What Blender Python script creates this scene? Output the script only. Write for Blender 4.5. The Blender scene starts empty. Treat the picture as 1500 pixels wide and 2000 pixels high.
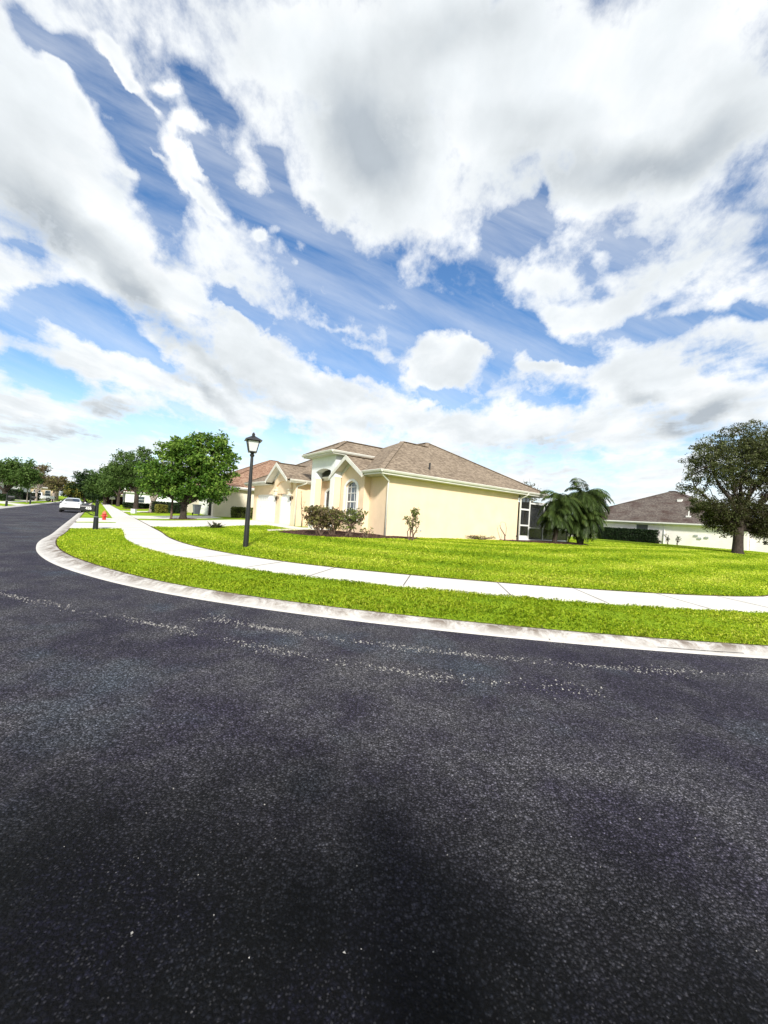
import bpy, bmesh, math, random
import numpy as np
from mathutils import Vector, Matrix, Euler
R = math.radians
scene = bpy.context.scene
COL = scene.collection
random.seed(7)
rng = np.random.default_rng(11)

# ------------------------------------------------------------------ materials
def new_mat(name):
    m = bpy.data.materials.new(name); m.use_nodes = True
    nt = m.node_tree; nt.nodes.clear()
    out = nt.nodes.new('ShaderNodeOutputMaterial')
    return m, nt, out
class G:
    """tiny node-graph helper"""
    def __init__(s, nt): s.nt = nt
    def n(s, t, **kw):
        nd = s.nt.nodes.new(t)
        for k, v in kw.items(): setattr(nd, k, v)
        return nd
    def l(s, a, b): s.nt.links.new(a, b)
    def setin(s, sock, v):
        if hasattr(v, 'is_output') or isinstance(v, bpy.types.NodeSocket): s.l(v, sock)
        else: sock.default_value = v
    def math(s, op, a, b=None, c=None, clamp=False):
        nd = s.n('ShaderNodeMath', operation=op, use_clamp=clamp)
        s.setin(nd.inputs[0], a)
        if b is not None: s.setin(nd.inputs[1], b)
        if c is not None: s.setin(nd.inputs[2], c)
        return nd.outputs[0]
    def vmath(s, op, a, b=None):
        nd = s.n('ShaderNodeVectorMath', operation=op)
        s.setin(nd.inputs[0], a)
        if b is not None: s.setin(nd.inputs[1], b)
        return nd.outputs['Value' if op in ('LENGTH', 'DOT_PRODUCT') else 'Vector']
    def noise(s, vec, scale, detail=4, rough=.55, dist=0., out='Fac'):
        nd = s.n('ShaderNodeTexNoise'); s.l(vec, nd.inputs['Vector'])
        nd.inputs['Scale'].default_value = scale; nd.inputs['Detail'].default_value = detail
        nd.inputs['Roughness'].default_value = rough; nd.inputs['Distortion'].default_value = dist
        return nd.outputs[out]
    def voro(s, vec, scale, feature='F1', out='Distance', rand=1.):
        nd = s.n('ShaderNodeTexVoronoi', feature=feature); s.l(vec, nd.inputs['Vector'])
        nd.inputs['Scale'].default_value = scale; nd.inputs['Randomness'].default_value = rand
        return nd.outputs[out]
    def mapping(s, vec, loc=(0,0,0), rot=(0,0,0), scale=(1,1,1), kind='POINT'):
        nd = s.n('ShaderNodeMapping', vector_type=kind); s.l(vec, nd.inputs['Vector'])
        nd.inputs['Location'].default_value = loc; nd.inputs['Rotation'].default_value = rot; nd.inputs['Scale'].default_value = scale
        return nd.outputs[0]
    def ramp(s, fac, stops, interp='LINEAR'):
        nd = s.n('ShaderNodeValToRGB'); s.l(fac, nd.inputs[0]); cr = nd.color_ramp; cr.interpolation = interp
        while len(cr.elements) < len(stops): cr.elements.new(.5)
        for e, (p, c) in zip(cr.elements, stops):
            e.position = p; e.color = (c[0], c[1], c[2], 1) if len(c) == 3 else c
        return nd.outputs[0]
    def mr(s, v, a, b, c=0., d=1., interp='LINEAR'):
        nd = s.n('ShaderNodeMapRange', interpolation_type=interp); s.setin(nd.inputs[0], v)
        for i, q in enumerate((a, b, c, d)): nd.inputs[i+1].default_value = q
        return nd.outputs[0]
    def mix(s, fac, a, b, blend='MIX'):
        nd = s.n('ShaderNodeMix', data_type='RGBA', blend_type=blend)
        s.setin(nd.inputs[0], fac)
        for i, q in ((6, a), (7, b)):
            if isinstance(q, tuple): nd.inputs[i].default_value = (q[0], q[1], q[2], 1)
            else: s.l(q, nd.inputs[i])
        return nd.outputs[2]
    def principled(s, col, rough=.8, bump=None, bstr=.3, bdist=.01, spec=.5, metal=0., coat=0.):
        p = s.n('ShaderNodeBsdfPrincipled')
        if isinstance(col, tuple): p.inputs['Base Color'].default_value = (col[0], col[1], col[2], 1)
        else: s.l(col, p.inputs['Base Color'])
        s.setin(p.inputs['Roughness'], rough)
        p.inputs['Specular IOR Level'].default_value = spec
        p.inputs['Metallic'].default_value = metal; p.inputs['Coat Weight'].default_value = coat
        if bump is not None:
            b = s.n('ShaderNodeBump'); b.inputs['Strength'].default_value = bstr; b.inputs['Distance'].default_value = bdist
            s.l(bump, b.inputs['Height']); s.l(b.outputs[0], p.inputs['Normal'])
        return p

def simple(name, col, rough=.6, var=.12, nscale=3., spec=.4, metal=0., bump=0., bscale=60., coat=0.):
    m, nt, out = new_mat(name); g = G(nt)
    v = g.n('ShaderNodeTexCoord').outputs['Object']
    f = g.noise(v, nscale, 5, .6)
    lo = tuple(c*(1-var) for c in col); hi = tuple(min(1, c*(1+var)) for c in col)
    c = g.ramp(f, [(.3, lo), (.7, hi)])
    bs = g.noise(v, bscale, 3) if bump else None
    p = g.principled(c, rough, bs, bump, .01, spec, metal, coat)
    g.l(p.outputs[0], out.inputs[0]); return m

def stucco(name, col):
    m, nt, out = new_mat(name); g = G(nt)
    v = g.n('ShaderNodeTexCoord').outputs['Object']
    f = g.noise(v, .9, 6, .6); f2 = g.noise(g.mapping(v, scale=(2.5, 2.5, .35)), 1.2, 4)
    c = g.ramp(f, [(.3, tuple(q*.9 for q in col)), (.7, tuple(min(1, q*1.06) for q in col))])
    c = g.mix(g.mr(f2, .55, .8, 0, .22), c, tuple(q*.72 for q in col))
    h = g.math('ADD', g.noise(v, 55, 4, .7), g.math('MULTIPLY', g.voro(v, 40), .6))
    p = g.principled(c, .93, h, .55, .006, .2)
    g.l(p.outputs[0], out.inputs[0]); return m

def shingle(name, dark, mid, light, stain=None):
    m, nt, out = new_mat(name); g = G(nt)
    v = g.n('ShaderNodeTexCoord').outputs['Object']
    tab = g.n('ShaderNodeTexVoronoi'); g.l(g.mapping(v, scale=(6.5, 6.5, 16)), tab.inputs['Vector']); tab.inputs['Scale'].default_value = 1.
    sep = g.n('ShaderNodeSeparateColor'); g.l(tab.outputs['Color'], sep.inputs[0])
    big = g.noise(v, .5, 5, .6)
    f = g.math('ADD', g.math('MULTIPLY', sep.outputs[0], .62), g.math('MULTIPLY', big, .38))
    c = g.ramp(f, [(.2, dark), (.5, mid), (.82, light)])
    c = g.mix(g.math('MULTIPLY', g.noise(v, 70, 3, .7), .3), c, tuple(q*.45 for q in mid))
    if stain:
        st = g.mr(g.noise(g.mapping(v, scale=(.5, .5, 1.4)), 1.1, 4), .47, .66, 0, .8); c = g.mix(st, c, stain)
    z = g.n('ShaderNodeSeparateXYZ'); g.l(v, z.inputs[0])
    saw = g.math('FRACT', g.math('MULTIPLY', z.outputs[2], 16.))
    h = g.math('ADD', saw, g.math('MULTIPLY', sep.outputs[1], .6))
    p = g.principled(c, .95, h, .55, .02, .2)
    g.l(p.outputs[0], out.inputs[0]); return m

def leaf_mat(name, stops, trans=.3, rough=.5):
    m, nt, out = new_mat(name); g = G(nt)
    at = g.n('ShaderNodeAttribute', attribute_name='tone')
    geo = g.n('ShaderNodeNewGeometry')
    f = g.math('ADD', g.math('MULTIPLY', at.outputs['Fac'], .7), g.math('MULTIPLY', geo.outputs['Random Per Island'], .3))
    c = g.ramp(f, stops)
    p = g.principled(c, min(1., rough+.12), spec=.16)
    t = g.n('ShaderNodeBsdfTranslucent'); g.l(c, t.inputs[0])
    mx = g.n('ShaderNodeMixShader'); mx.inputs[0].default_value = trans
    g.l(p.outputs[0], mx.inputs[1]); g.l(t.outputs[0], mx.inputs[2]); g.l(mx.outputs[0], out.inputs[0]); return m

def bark_mat(name, a, b):
    m, nt, out = new_mat(name); g = G(nt)
    v = g.n('ShaderNodeTexCoord').outputs['Object']
    f = g.noise(g.mapping(v, scale=(7, 7, 1.6)), 2.5, 5, .65)
    p = g.principled(g.ramp(f, [(.3, a), (.7, b)]), .95, f, .8, .03, .15)
    g.l(p.outputs[0], out.inputs[0]); return m

def glass_mat(name, col=(.02, .025, .03), rough=.06):
    m, nt, out = new_mat(name); g = G(nt)
    v = g.n('ShaderNodeTexCoord').outputs['Object']
    c = g.ramp(g.noise(v, 1.5, 3), [(.35, col), (.7, tuple(q*2.2 for q in col))])
    p = g.principled(c, rough, g.noise(v, 2.2, 2), .05, .02, .7)
    g.l(p.outputs[0], out.inputs[0]); return m

def asphalt():
    m, nt, out = new_mat('asphalt'); g = G(nt)
    v = g.n('ShaderNodeTexCoord').outputs['Object']
    big = g.noise(v, .35, 6, .62, .4); med = g.noise(v, 1.7, 6, .65, .3); fine = g.noise(v, 26, 5, .7)
    vs = g.n('ShaderNodeTexVoronoi'); g.l(v, vs.inputs['Vector']); vs.inputs['Scale'].default_value = 88
    vs.inputs['Randomness'].default_value = 1
    sep = g.n('ShaderNodeSeparateColor'); g.l(vs.outputs['Color'], sep.inputs[0])
    # worn grey surface, with shade near the viewer painted in as a dark ragged ellipse
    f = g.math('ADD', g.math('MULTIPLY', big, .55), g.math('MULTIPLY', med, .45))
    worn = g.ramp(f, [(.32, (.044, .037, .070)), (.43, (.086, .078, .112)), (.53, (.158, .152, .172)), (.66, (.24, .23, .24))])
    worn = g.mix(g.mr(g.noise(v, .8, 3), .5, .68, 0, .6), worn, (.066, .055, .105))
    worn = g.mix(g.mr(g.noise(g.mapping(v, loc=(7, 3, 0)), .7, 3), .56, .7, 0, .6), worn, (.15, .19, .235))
    near_shade = g.ramp(f, [(.3, (.003, .003, .006)), (.46, (.007, .008, .011)), (.58, (.0125, .014, .018)), (.74, (.026, .027, .034))])
    near_shade = g.mix(g.mr(g.noise(g.mapping(v, loc=(2, 9, 0)), 1.1, 3), .5, .66, 0, .6), near_shade, (.006, .0045, .018))
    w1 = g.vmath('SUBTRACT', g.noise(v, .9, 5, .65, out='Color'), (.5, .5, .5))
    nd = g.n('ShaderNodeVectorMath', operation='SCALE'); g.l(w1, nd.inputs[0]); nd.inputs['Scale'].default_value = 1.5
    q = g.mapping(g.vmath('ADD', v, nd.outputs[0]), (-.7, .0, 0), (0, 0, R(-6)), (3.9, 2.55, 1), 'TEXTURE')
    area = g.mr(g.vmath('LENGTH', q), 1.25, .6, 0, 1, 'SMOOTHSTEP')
    c = g.mix(area, worn, near_shade)
    v2 = g.n('ShaderNodeTexVoronoi'); g.l(v, v2.inputs['Vector']); v2.inputs['Scale'].default_value = 46
    s2 = g.n('ShaderNodeSeparateColor'); g.l(v2.outputs['Color'], s2.inputs[0])
    dn = g.mr(g.noise(v, 1.4, 4, .6), .3, .6, .3, 1.)
    st = g.math('MULTIPLY', g.math('MULTIPLY', g.math('GREATER_THAN', sep.outputs[0], .76), g.mr(vs.outputs['Distance'], .2, .48, 2.4, .0)), dn)      # scattered lighter stones
    big2 = g.math('MULTIPLY', g.math('GREATER_THAN', s2.outputs[0], .90), g.mr(v2.outputs['Distance'], .12, .3, 1.7, 0))
    st = g.math('ADD', g.math('ADD', g.math('MULTIPLY', g.mr(fine, .32, .68, .55, 1.3), g.mr(g.noise(v, 130, 3, .7), .32, .68, .45, 1.5)), st), g.math('MULTIPLY', big2, dn))
    v3 = g.n('ShaderNodeTexVoronoi'); g.l(g.vmath('ADD', v, g.vmath('MULTIPLY', g.noise(v, 40, 3, .7, out='Color'), (.016, .016, .016))), v3.inputs['Vector']); v3.inputs['Scale'].default_value = 62
    s3 = g.n('ShaderNodeSeparateColor'); g.l(v3.outputs['Color'], s3.inputs[0])
    stone = g.math('MULTIPLY', g.math('ADD', g.math('MULTIPLY', g.math('POWER', s3.outputs[0], 2.2), 1.25), .6), g.mr(v3.outputs['Distance'], .3, .62, 1.2, .35))
    st = g.math('MULTIPLY', st, stone); c = g.mix(1., c, st, 'MULTIPLY')
    sm = g.math('MULTIPLY', g.math('MULTIPLY', g.math('GREATER_THAN', sep.outputs[0], .80), g.mr(vs.outputs['Distance'], .25, .5, 1., .0)), dn)
    c = g.mix(g.math('MULTIPLY', sm, .8), c, (.062, .061, .068))
    pale = g.math('MULTIPLY', g.math('GREATER_THAN', sep.outputs[1], .94), g.math('LESS_THAN', vs.outputs['Distance'], .33))
    c = g.mix(g.math('MULTIPLY', pale, g.math('MULTIPLY', g.mr(g.noise(v, 1.9, 4), .42, .66, .03, .85), sep.outputs[2])), c, (.2, .19, .19))
    sc = g.mr(g.noise(g.mapping(v, rot=(0, 0, R(40)), scale=(3.2, .3, 1)), 1.0, 5, .65), .58, .76, 0, .35)
    c = g.mix(sc, c, (.10, .10, .105))
    h = g.math('ADD', g.math('MULTIPLY', g.math('SUBTRACT', 1., vs.outputs['Distance']), .55), g.math('MULTIPLY', g.noise(v, 75, 6, .8), 1.3))
    h = g.math('ADD', h, g.math('MULTIPLY', g.mr(v3.outputs['Distance'], .15, .6, 1, 0), g.math('ADD', g.math('MULTIPLY', s3.outputs[1], 1.8), .2)))
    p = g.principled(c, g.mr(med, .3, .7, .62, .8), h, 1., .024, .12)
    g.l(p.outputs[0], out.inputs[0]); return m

def concrete(name, col=(.62, .60, .56), stain=(.20, .16, .12), amount=.5, thr=(.55, .72)):
    m, nt, out = new_mat(name); g = G(nt)
    v = g.n('ShaderNodeTexCoord').outputs['Object']
    f = g.noise(v, .8, 6, .62); ff = g.noise(v, 18, 5, .7)
    c = g.ramp(f, [(.3, tuple(q*.9 for q in col)), (.7, tuple(min(1, q*1.07) for q in col))])
    c = g.mix(g.math('MULTIPLY', ff, .16), c, tuple(q*.6 for q in col))
    s = g.math('MULTIPLY', g.mr(g.noise(g.mapping(v, loc=(3, 1, 0)), 1.5, 7, .72, .6), thr[0], thr[1], 0, 1), amount)
    c = g.mix(s, c, stain)
    p = g.principled(c, .9, ff, .3, .006, .25)
    g.l(p.outputs[0], out.inputs[0]); return m

def kerb_mat():
    m, nt, out = new_mat('kerb_concrete'); g = G(nt)
    v = g.n('ShaderNodeTexCoord').outputs['Object']
    at = g.n('ShaderNodeAttribute', attribute_name='across').outputs['Fac']
    f = g.noise(v, .8, 6, .62); ff = g.noise(v, 22, 5, .75)
    c = g.ramp(f, [(.3, (.44, .42, .39)), (.7, (.56, .54, .51))])
    # grime settles in a ragged band along the back of the kerb
    s = g.math('MULTIPLY', g.mr(at, .2, .7), g.mr(g.noise(v, 2.6, 9, .8, .5), .40, .58)); s = g.math('MULTIPLY', s, .97)
    c = g.mix(s, c, (.15, .12, .095))
    s2 = g.math('MULTIPLY', g.mr(g.noise(v, 5, 6, .8), .58, .7), .7); c = g.mix(s2, c, (.24, .2, .15))
    p = g.principled(c, .92, ff, .4, .008, .2)
    g.l(p.outputs[0], out.inputs[0]); return m

def turf_mat():
    m, nt, out = new_mat('turf'); g = G(nt)
    v = g.n('ShaderNodeTexCoord').outputs['Object']
    big = g.noise(v, .33, 5, .6); med = g.noise(g.mapping(v, rot=(0, 0, R(4)), scale=(.6, 2.2, 1)), 1.0, 5, .65); fine = g.noise(v, 24, 4, .7)
    f = g.math('ADD', g.math('ADD', g.math('MULTIPLY', big, .36), g.math('MULTIPLY', med, .36)), g.math('MULTIPLY', fine, .28))
    c = g.ramp(f, [(.32, (.10, .19, .009)), (.46, (.19, .30, .012)), (.58, (.31, .42, .022)), (.72, (.47, .53, .05))])
    p = g.principled(c, .95, fine, 1., .04, .1)
    g.l(p.outputs[0], out.inputs[0]); return m

def mulch_mat():
    m, nt, out = new_mat('mulch'); g = G(nt)
    v = g.n('ShaderNodeTexCoord').outputs['Object']
    vs = g.n('ShaderNodeTexVoronoi'); g.l(g.mapping(v, scale=(1, 1.8, 1)), vs.inputs['Vector']); vs.inputs['Scale'].default_value = 17
    sep = g.n('ShaderNodeSeparateColor'); g.l(vs.outputs['Color'], sep.inputs[0])
    c = g.ramp(sep.outputs[0], [(.1, (.02, .011, .008)), (.6, (.065, .03, .022)), (.95, (.17, .095, .07))])
    p = g.principled(c, .95, vs.outputs['Distance'], 1., .05, .15)
    g.l(p.outputs[0], out.inputs[0]); return m

def screen_mat():
    m, nt, out = new_mat('insect_screen'); g = G(nt)
    v = g.n('ShaderNodeTexCoord').outputs['Object']
    c = g.ramp(g.noise(v, 1.2, 3), [(.3, (.012, .012, .012)), (.7, (.03, .03, .028))])
    p = g.principled(c, .35, spec=.5)
    t = g.n('ShaderNodeBsdfTransparent'); mx = g.n('ShaderNodeMixShader'); mx.inputs[0].default_value = .4
    g.l(p.outputs[0], mx.inputs[1]); g.l(t.outputs[0], mx.inputs[2]); g.l(mx.outputs[0], out.inputs[0]); return m

M = {}
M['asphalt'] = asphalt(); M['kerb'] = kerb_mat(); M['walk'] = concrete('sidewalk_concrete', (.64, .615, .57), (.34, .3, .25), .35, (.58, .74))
M['drive'] = concrete('driveway_concrete', (.66, .63, .585), (.4, .36, .3), .25, (.6, .75))
M['joint'] = simple('joint_dark', (.10, .085, .065), .95)  # plain dark colour of the joint lines
M['turf'] = turf_mat(); M['mulch'] = mulch_mat()
M['wall'] = stucco('yellow_stucco', (.76, .59, .41)); M['white_stucco'] = stucco('white_stucco', (.70, .715, .73)); M['cream'] = stucco('cream_stucco', (.74, .665, .52)); M['pale'] = stucco('pale_stucco', (.87, .815, .79))
M['shingle'] = shingle('brown_shingle', (.14, .107, .078), (.225, .175, .127), (.32, .255, .19))
M['orange'] = shingle('terracotta_shingle', (.15, .08, .05), (.275, .165, .11), (.40, .265, .185))
M['greyshingle'] = shingle('weathered_shingle', (.07, .055, .05), (.13, .105, .09), (.19, .165, .14), (.055, .03, .025))
M['brownroof'] = shingle('red_brown_shingle', (.09, .04, .03), (.15, .075, .06), (.22, .12, .1))
M['trim'] = simple('white_trim', (.74, .73, .70), .5, .05); M['gutter'] = simple('gutter_paint', (.60, .585, .53), .45, .1, 1.5)
M['soffit'] = simple('soffit', (.58, .58, .50), .7, .06); M['door'] = simple('garage_door_paint', (.80, .79, .76), .5, .03)
M['glass'] = glass_mat('window_glass', (.035, .045, .055)); M['dark'] = simple('dark_interior', (.012, .011, .010), .9)
M['blind'] = simple('window_blind', (.45, .5, .52), .6, .1)
M['black'] = simple('black_paint', (.012, .012, .013), .35, .2, 4, .5); M['darkgreen'] = simple('black_green_paint', (.010, .013, .013), .4, .3, 6)
M['lampglass'] = simple('frosted_lamp_glass', (.55, .56, .56), .25, .06, 4)
M['screen'] = screen_mat(); M['white_metal'] = simple('white_aluminium', (.70, .70, .68), .4, .05)
M['red'] = simple('hydrant_red', (.42, .03, .018), .4, .25, 6); M['redcap'] = simple('hydrant_cap', (.55, .13, .07), .45, .2, 6)
M['carwhite'] = simple('car_paint', (.76, .77, .78), .22, .02, 1, .5, coat=.6); M['carblack'] = simple('car_trim', (.012, .012, .013), .45)
M['carglass'] = glass_mat('car_glass', (.012, .014, .016), .04); M['tyre'] = simple('tyre_rubber', (.014, .014, .014), .85); M['rim'] = simple('wheel_rim', (.3, .3, .31), .35, metal=.8)
M['lens'] = simple('tail_lens', (.05, .008, .008), .2); M['white_plate'] = simple('white_plastic', (.72, .73, .74), .4)
M['grey'] = simple('grey_plastic', (.36, .38, .39), .5); M['brass'] = simple('dark_bronze', (.05, .035, .025), .4, metal=.6)
M['bark'] = bark_mat('bark', (.018, .014, .011), (.07, .055, .045)); M['palebark'] = bark_mat('pale_bark', (.16, .13, .11), (.36, .31, .27))
M['twig'] = bark_mat('twig', (.06, .04, .03), (.16, .11, .085)); M['stone'] = simple('edging_stone', (.5, .45, .39), .9, .25, 6, bump=.4)
M['grass'] = leaf_mat('grass_blade', [(.0, (.08, .17, .008)), (.3, (.26, .39, .014)), (.6, (.50, .60, .03)), (1., (.84, .84, .17))], .44, .6)
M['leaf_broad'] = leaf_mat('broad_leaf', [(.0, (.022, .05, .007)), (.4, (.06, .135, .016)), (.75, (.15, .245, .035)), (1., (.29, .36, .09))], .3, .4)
M['leaf_oak'] = leaf_mat('oak_leaf', [(.0, (.02, .042, .008)), (.5, (.06, .11, .022)), (1., (.15, .22, .065))], .28)
M['leaf_dark'] = leaf_mat('dark_leaf', [(.0, (.009, .022, .006)), (.5, (.022, .046, .013)), (1., (.06, .1, .03))], .25)
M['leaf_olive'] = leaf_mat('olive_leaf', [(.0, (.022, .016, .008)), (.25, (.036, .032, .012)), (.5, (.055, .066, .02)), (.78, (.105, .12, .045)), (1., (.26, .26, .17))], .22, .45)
M['leaf_pale'] = leaf_mat('pale_leaf', [(.0, (.05, .055, .03)), (.5, (.11, .115, .07)), (1., (.26, .23, .17))], .25)
M['leaf_yellow'] = leaf_mat('yellow_leaf', [(.0, (.06, .07, .012)), (.5, (.17, .17, .03)), (1., (.36, .33, .08))], .3)
M['leaf_brown'] = leaf_mat('brown_leaf', [(.0, (.045, .03, .018)), (.4, (.13, .095, .055)), (.7, (.17, .165, .05)), (1., (.32, .32, .12))], .25)
M['leaf_palm'] = leaf_mat('palm_leaf', [(.0, (.012, .022, .006)), (.45, (.036, .062, .014)), (.8, (.08, .115, .025)), (1., (.2, .2, .05))], .25, .38)
M['leaf_hedge'] = leaf_mat('hedge_leaf', [(.0, (.006, .014, .005)), (.5, (.013, .028, .010)), (1., (.045, .07, .025))], .2)
M['leaf_bush'] = leaf_mat('bush_leaf', [(.0, (.035, .045, .012)), (.5, (.10, .125, .03)), (1., (.27, .29, .09))], .28)
M['leaf_red'] = leaf_mat('red_leaf', [(.0, (.03, .008, .01)), (.6, (.07, .02, .02)), (1., (.11, .05, .04))], .2)

# ------------------------------------------------------------------ objects
def tag(o, label=None, cat=None, group=None, kind=None):
    if label: o['label'] = label
    if cat: o['category'] = cat
    if group: o['group'] = group
    if kind: o['kind'] = kind
    return o
def thing(name, label, cat, loc=(0, 0, 0), rz=0., group=None):
    o = bpy.data.objects.new(name, None); COL.objects.link(o); o.location = loc; o.rotation_euler = (0, 0, rz)
    o.empty_display_size = .3
    return tag(o, label, cat, group)
def copy_thing(root, loc, rz, label, group=None):
    r = root.copy(); COL.objects.link(r); r.location = loc; r.rotation_euler = (0, 0, rz); r['label'] = label
    if group: r['group'] = group
    for ch in list(root.children):
        c = ch.copy(); COL.objects.link(c); c.parent = r
        for gch in ch.children:
            d = gch.copy(); COL.objects.link(d); d.parent = c
    return r
class MB:
    def __init__(s): s.v = []; s.f = []; s.m = []; s.cur = 0
    def add(s, vs, fs):
        b = len(s.v); s.v.extend([tuple(map(float, p)) for p in vs])
        for f in fs: s.f.append(tuple(i+b for i in f)); s.m.append(s.cur)
        return s
    def box(s, x0, x1, y0, y1, z0, z1):
        vs = [(x0,y0,z0),(x1,y0,z0),(x1,y1,z0),(x0,y1,z0),(x0,y0,z1),(x1,y0,z1),(x1,y1,z1),(x0,y1,z1)]
        return s.add(vs, [(0,3,2,1),(4,5,6,7),(0,1,5,4),(1,2,6,5),(2,3,7,6),(3,0,4,7)])
    def poly(s, pts): return s.add(pts, [tuple(range(len(pts)))])
    def slab(s, pts, off):
        """polygon thickened by the vector off"""
        n = len(pts); q = [tuple(p[i]+off[i] for i in range(3)) for p in pts]
        fs = [tuple(range(n)), tuple(range(2*n-1, n-1, -1))] + [(i, i+n, (i+1) % n+n, (i+1) % n) for i in range(n)]
        return s.add(list(pts)+q, fs)
    def beam(s, p, q, w, h, up=(0, 0, 1)):
        p = Vector(p); q = Vector(q); d = (q-p).normalized(); u = Vector(up); sd = d.cross(u).normalized(); u = sd.cross(d).normalized()
        a = [p+sd*(w/2*i)+u*(h/2*j) for i, j in ((-1,-1),(1,-1),(1,1),(-1,1))]
        b = [x+(q-p) for x in a]
        return s.add(a+b, [(0,3,2,1),(4,5,6,7),(0,1,5,4),(1,2,6,5),(2,3,7,6),(3,0,4,7)])
    def tube(s, pts, rad, n=8, cap=True):
        pts = [Vector(p) for p in pts]
        if not isinstance(rad, (list, tuple)): rad = [rad]*len(pts)
        rings = []; prev = None
        for i, p in enumerate(pts):
            d = (pts[min(i+1, len(pts)-1)]-pts[max(i-1, 0)]); d = d.normalized() if d.length > 1e-9 else Vector((0,0,1))
            a = prev if prev is not None else (Vector((1,0,0)) if abs(d.x) < .8 else Vector((0,1,0)))
            a = (a-d*a.dot(d)).normalized(); prev = a; b = d.cross(a)
            rings.append([p+(a*math.cos(2*math.pi*k/n)+b*math.sin(2*math.pi*k/n))*rad[i] for k in range(n)])
        vs = [x for r in rings for x in r]; fs = []
        for i in range(len(rings)-1):
            for k in range(n): fs.append((i*n+k, i*n+(k+1) % n, (i+1)*n+(k+1) % n, (i+1)*n+k))
        if cap: fs.append(tuple(range(n-1, -1, -1))); fs.append(tuple((len(rings)-1)*n+k for k in range(n)))
        return s.add(vs, fs)
    def lathe(s, prof, n=16, c=(0, 0)):
        vs = []; fs = []
        for r, z in prof:
            for k in range(n): vs.append((c[0]+r*math.cos(2*math.pi*k/n), c[1]+r*math.sin(2*math.pi*k/n), z))
        for i in range(len(prof)-1):
            for k in range(n): fs.append((i*n+k, i*n+(k+1) % n, (i+1)*n+(k+1) % n, (i+1)*n+k))
        fs.append(tuple(range(n-1, -1, -1))); fs.append(tuple((len(prof)-1)*n+k for k in range(n)))
        return s.add(vs, fs)
    def build(s, name, mats, parent=None, smooth=False, bevel=0., loc=None):
        me = bpy.data.meshes.new(name); me.from_pydata(s.v, [], s.f)
        for m in (mats if isinstance(mats, (list, tuple)) else [mats]): me.materials.append(m)
        me.polygons.foreach_set('material_index', s.m)
        if smooth: me.polygons.foreach_set('use_smooth', [True]*len(me.polygons))
        me.update()
        bm = bmesh.new(); bm.from_mesh(me); bmesh.ops.recalc_face_normals(bm, faces=bm.faces[:]); bm.to_mesh(me); bm.free()
        o = bpy.data.objects.new(name, me); COL.objects.link(o)
        if parent: o.parent = parent
        if loc: o.location = loc
        if bevel:
            b = o.modifiers.new('edge', 'BEVEL'); b.width = bevel; b.segments = 2; b.limit_method = 'ANGLE'; b.angle_limit = R(40)
        return o
def np_mesh(name, V, nper, mat, tone=None, parent=None, attr='tone', smooth=False):
    """V: (N, nper, 3) array of separate faces"""
    N = V.shape[0]; me = bpy.data.meshes.new(name)
    me.vertices.add(N*nper); me.vertices.foreach_set('co', V.astype(np.float32).ravel())
    me.loops.add(N*nper); me.loops.foreach_set('vertex_index', np.arange(N*nper, dtype=np.int32))
    me.polygons.add(N); me.polygons.foreach_set('loop_start', np.arange(0, N*nper, nper, dtype=np.int32))
    me.update(calc_edges=True)
    if tone is not None:
        at = me.attributes.new(attr, 'FLOAT', 'FACE'); at.data.foreach_set('value', np.clip(tone, 0, 1).astype(np.float32))
    me.materials.append(mat)
    o = bpy.data.objects.new(name, me); COL.objects.link(o)
    if parent: o.parent = parent
    return o

# ------------------------------------------------------------------ site plan: t runs from the street to the back of the lot, s runs up the street
TH = R(36.4); A = np.array([-math.sin(TH), math.cos(TH)]); Bv = np.array([math.cos(TH), math.sin(TH)]); C0 = np.array([.134, 20.005])
def w2l(x, y): return ((x-C0[0])*Bv[0]+(y-C0[1])*Bv[1], (x-C0[0])*A[0]+(y-C0[1])*A[1])
def l2w(t, s): return (C0[0]+t*Bv[0]+s*A[0], C0[1]+t*Bv[1]+s*A[1])
_K = [(-10.1,11.38),(-8.76,10.04),(-7.36,8.88),(-5.84,7.9),(-4.66,7.27),(-3.43,6.74),(-1.95,6.28),(-.54,5.95),(.74,5.73),(1.95,5.57),(3.12,5.46),(4.23,5.40),(5.42,5.39),(7.0,5.46),(8.6,5.66),(10.2,6.0)]
_E = (12.2, 6.75)
_pts = [l2w(-13.4,140.), l2w(-13.4,40.), l2w(-13.4,14.), l2w(-13.4,7.6), l2w(-13.38,4.5), (-11.75,13.35)]+_K+[_E, (_E[0]+Bv[0]*6, _E[1]+Bv[1]*6), (_E[0]+Bv[0]*80, _E[1]+Bv[1]*80)]
def chaikin(p, n):
    p = np.array(p, float)
    for _ in range(n):
        a = p[:-1]*.75+p[1:]*.25; b = p[:-1]*.25+p[1:]*.75
        r = np.empty((2*len(a)+2, 2)); r[0] = p[0]; r[-1] = p[-1]; r[1:-1:2] = a; r[2:-1:2] = b; p = r
    return p
KERB = chaikin(_pts, 3)
def kd(x, y):
    x = np.asarray(x, float); y = np.asarray(y, float); sh = x.shape; x = x.ravel(); y = y.ravel()
    best = np.full(x.shape, 1e18); sg = np.ones(x.shape)
    for i in range(len(KERB)-1):
        a = KERB[i]; d = KERB[i+1]-a; L = d@d
        k = np.clip(((x-a[0])*d[0]+(y-a[1])*d[1])/L, 0, 1)
        ex = x-a[0]-k*d[0]; ey = y-a[1]-k*d[1]; r = ex*ex+ey*ey; cr = d[0]*(y-a[1])-d[1]*(x-a[0])
        m = r < best-1e-12; best = np.where(m, r, best); sg = np.where(m, np.where(cr > 0, 1, -1), sg)
    return (np.sqrt(best)*sg).reshape(sh)
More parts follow.
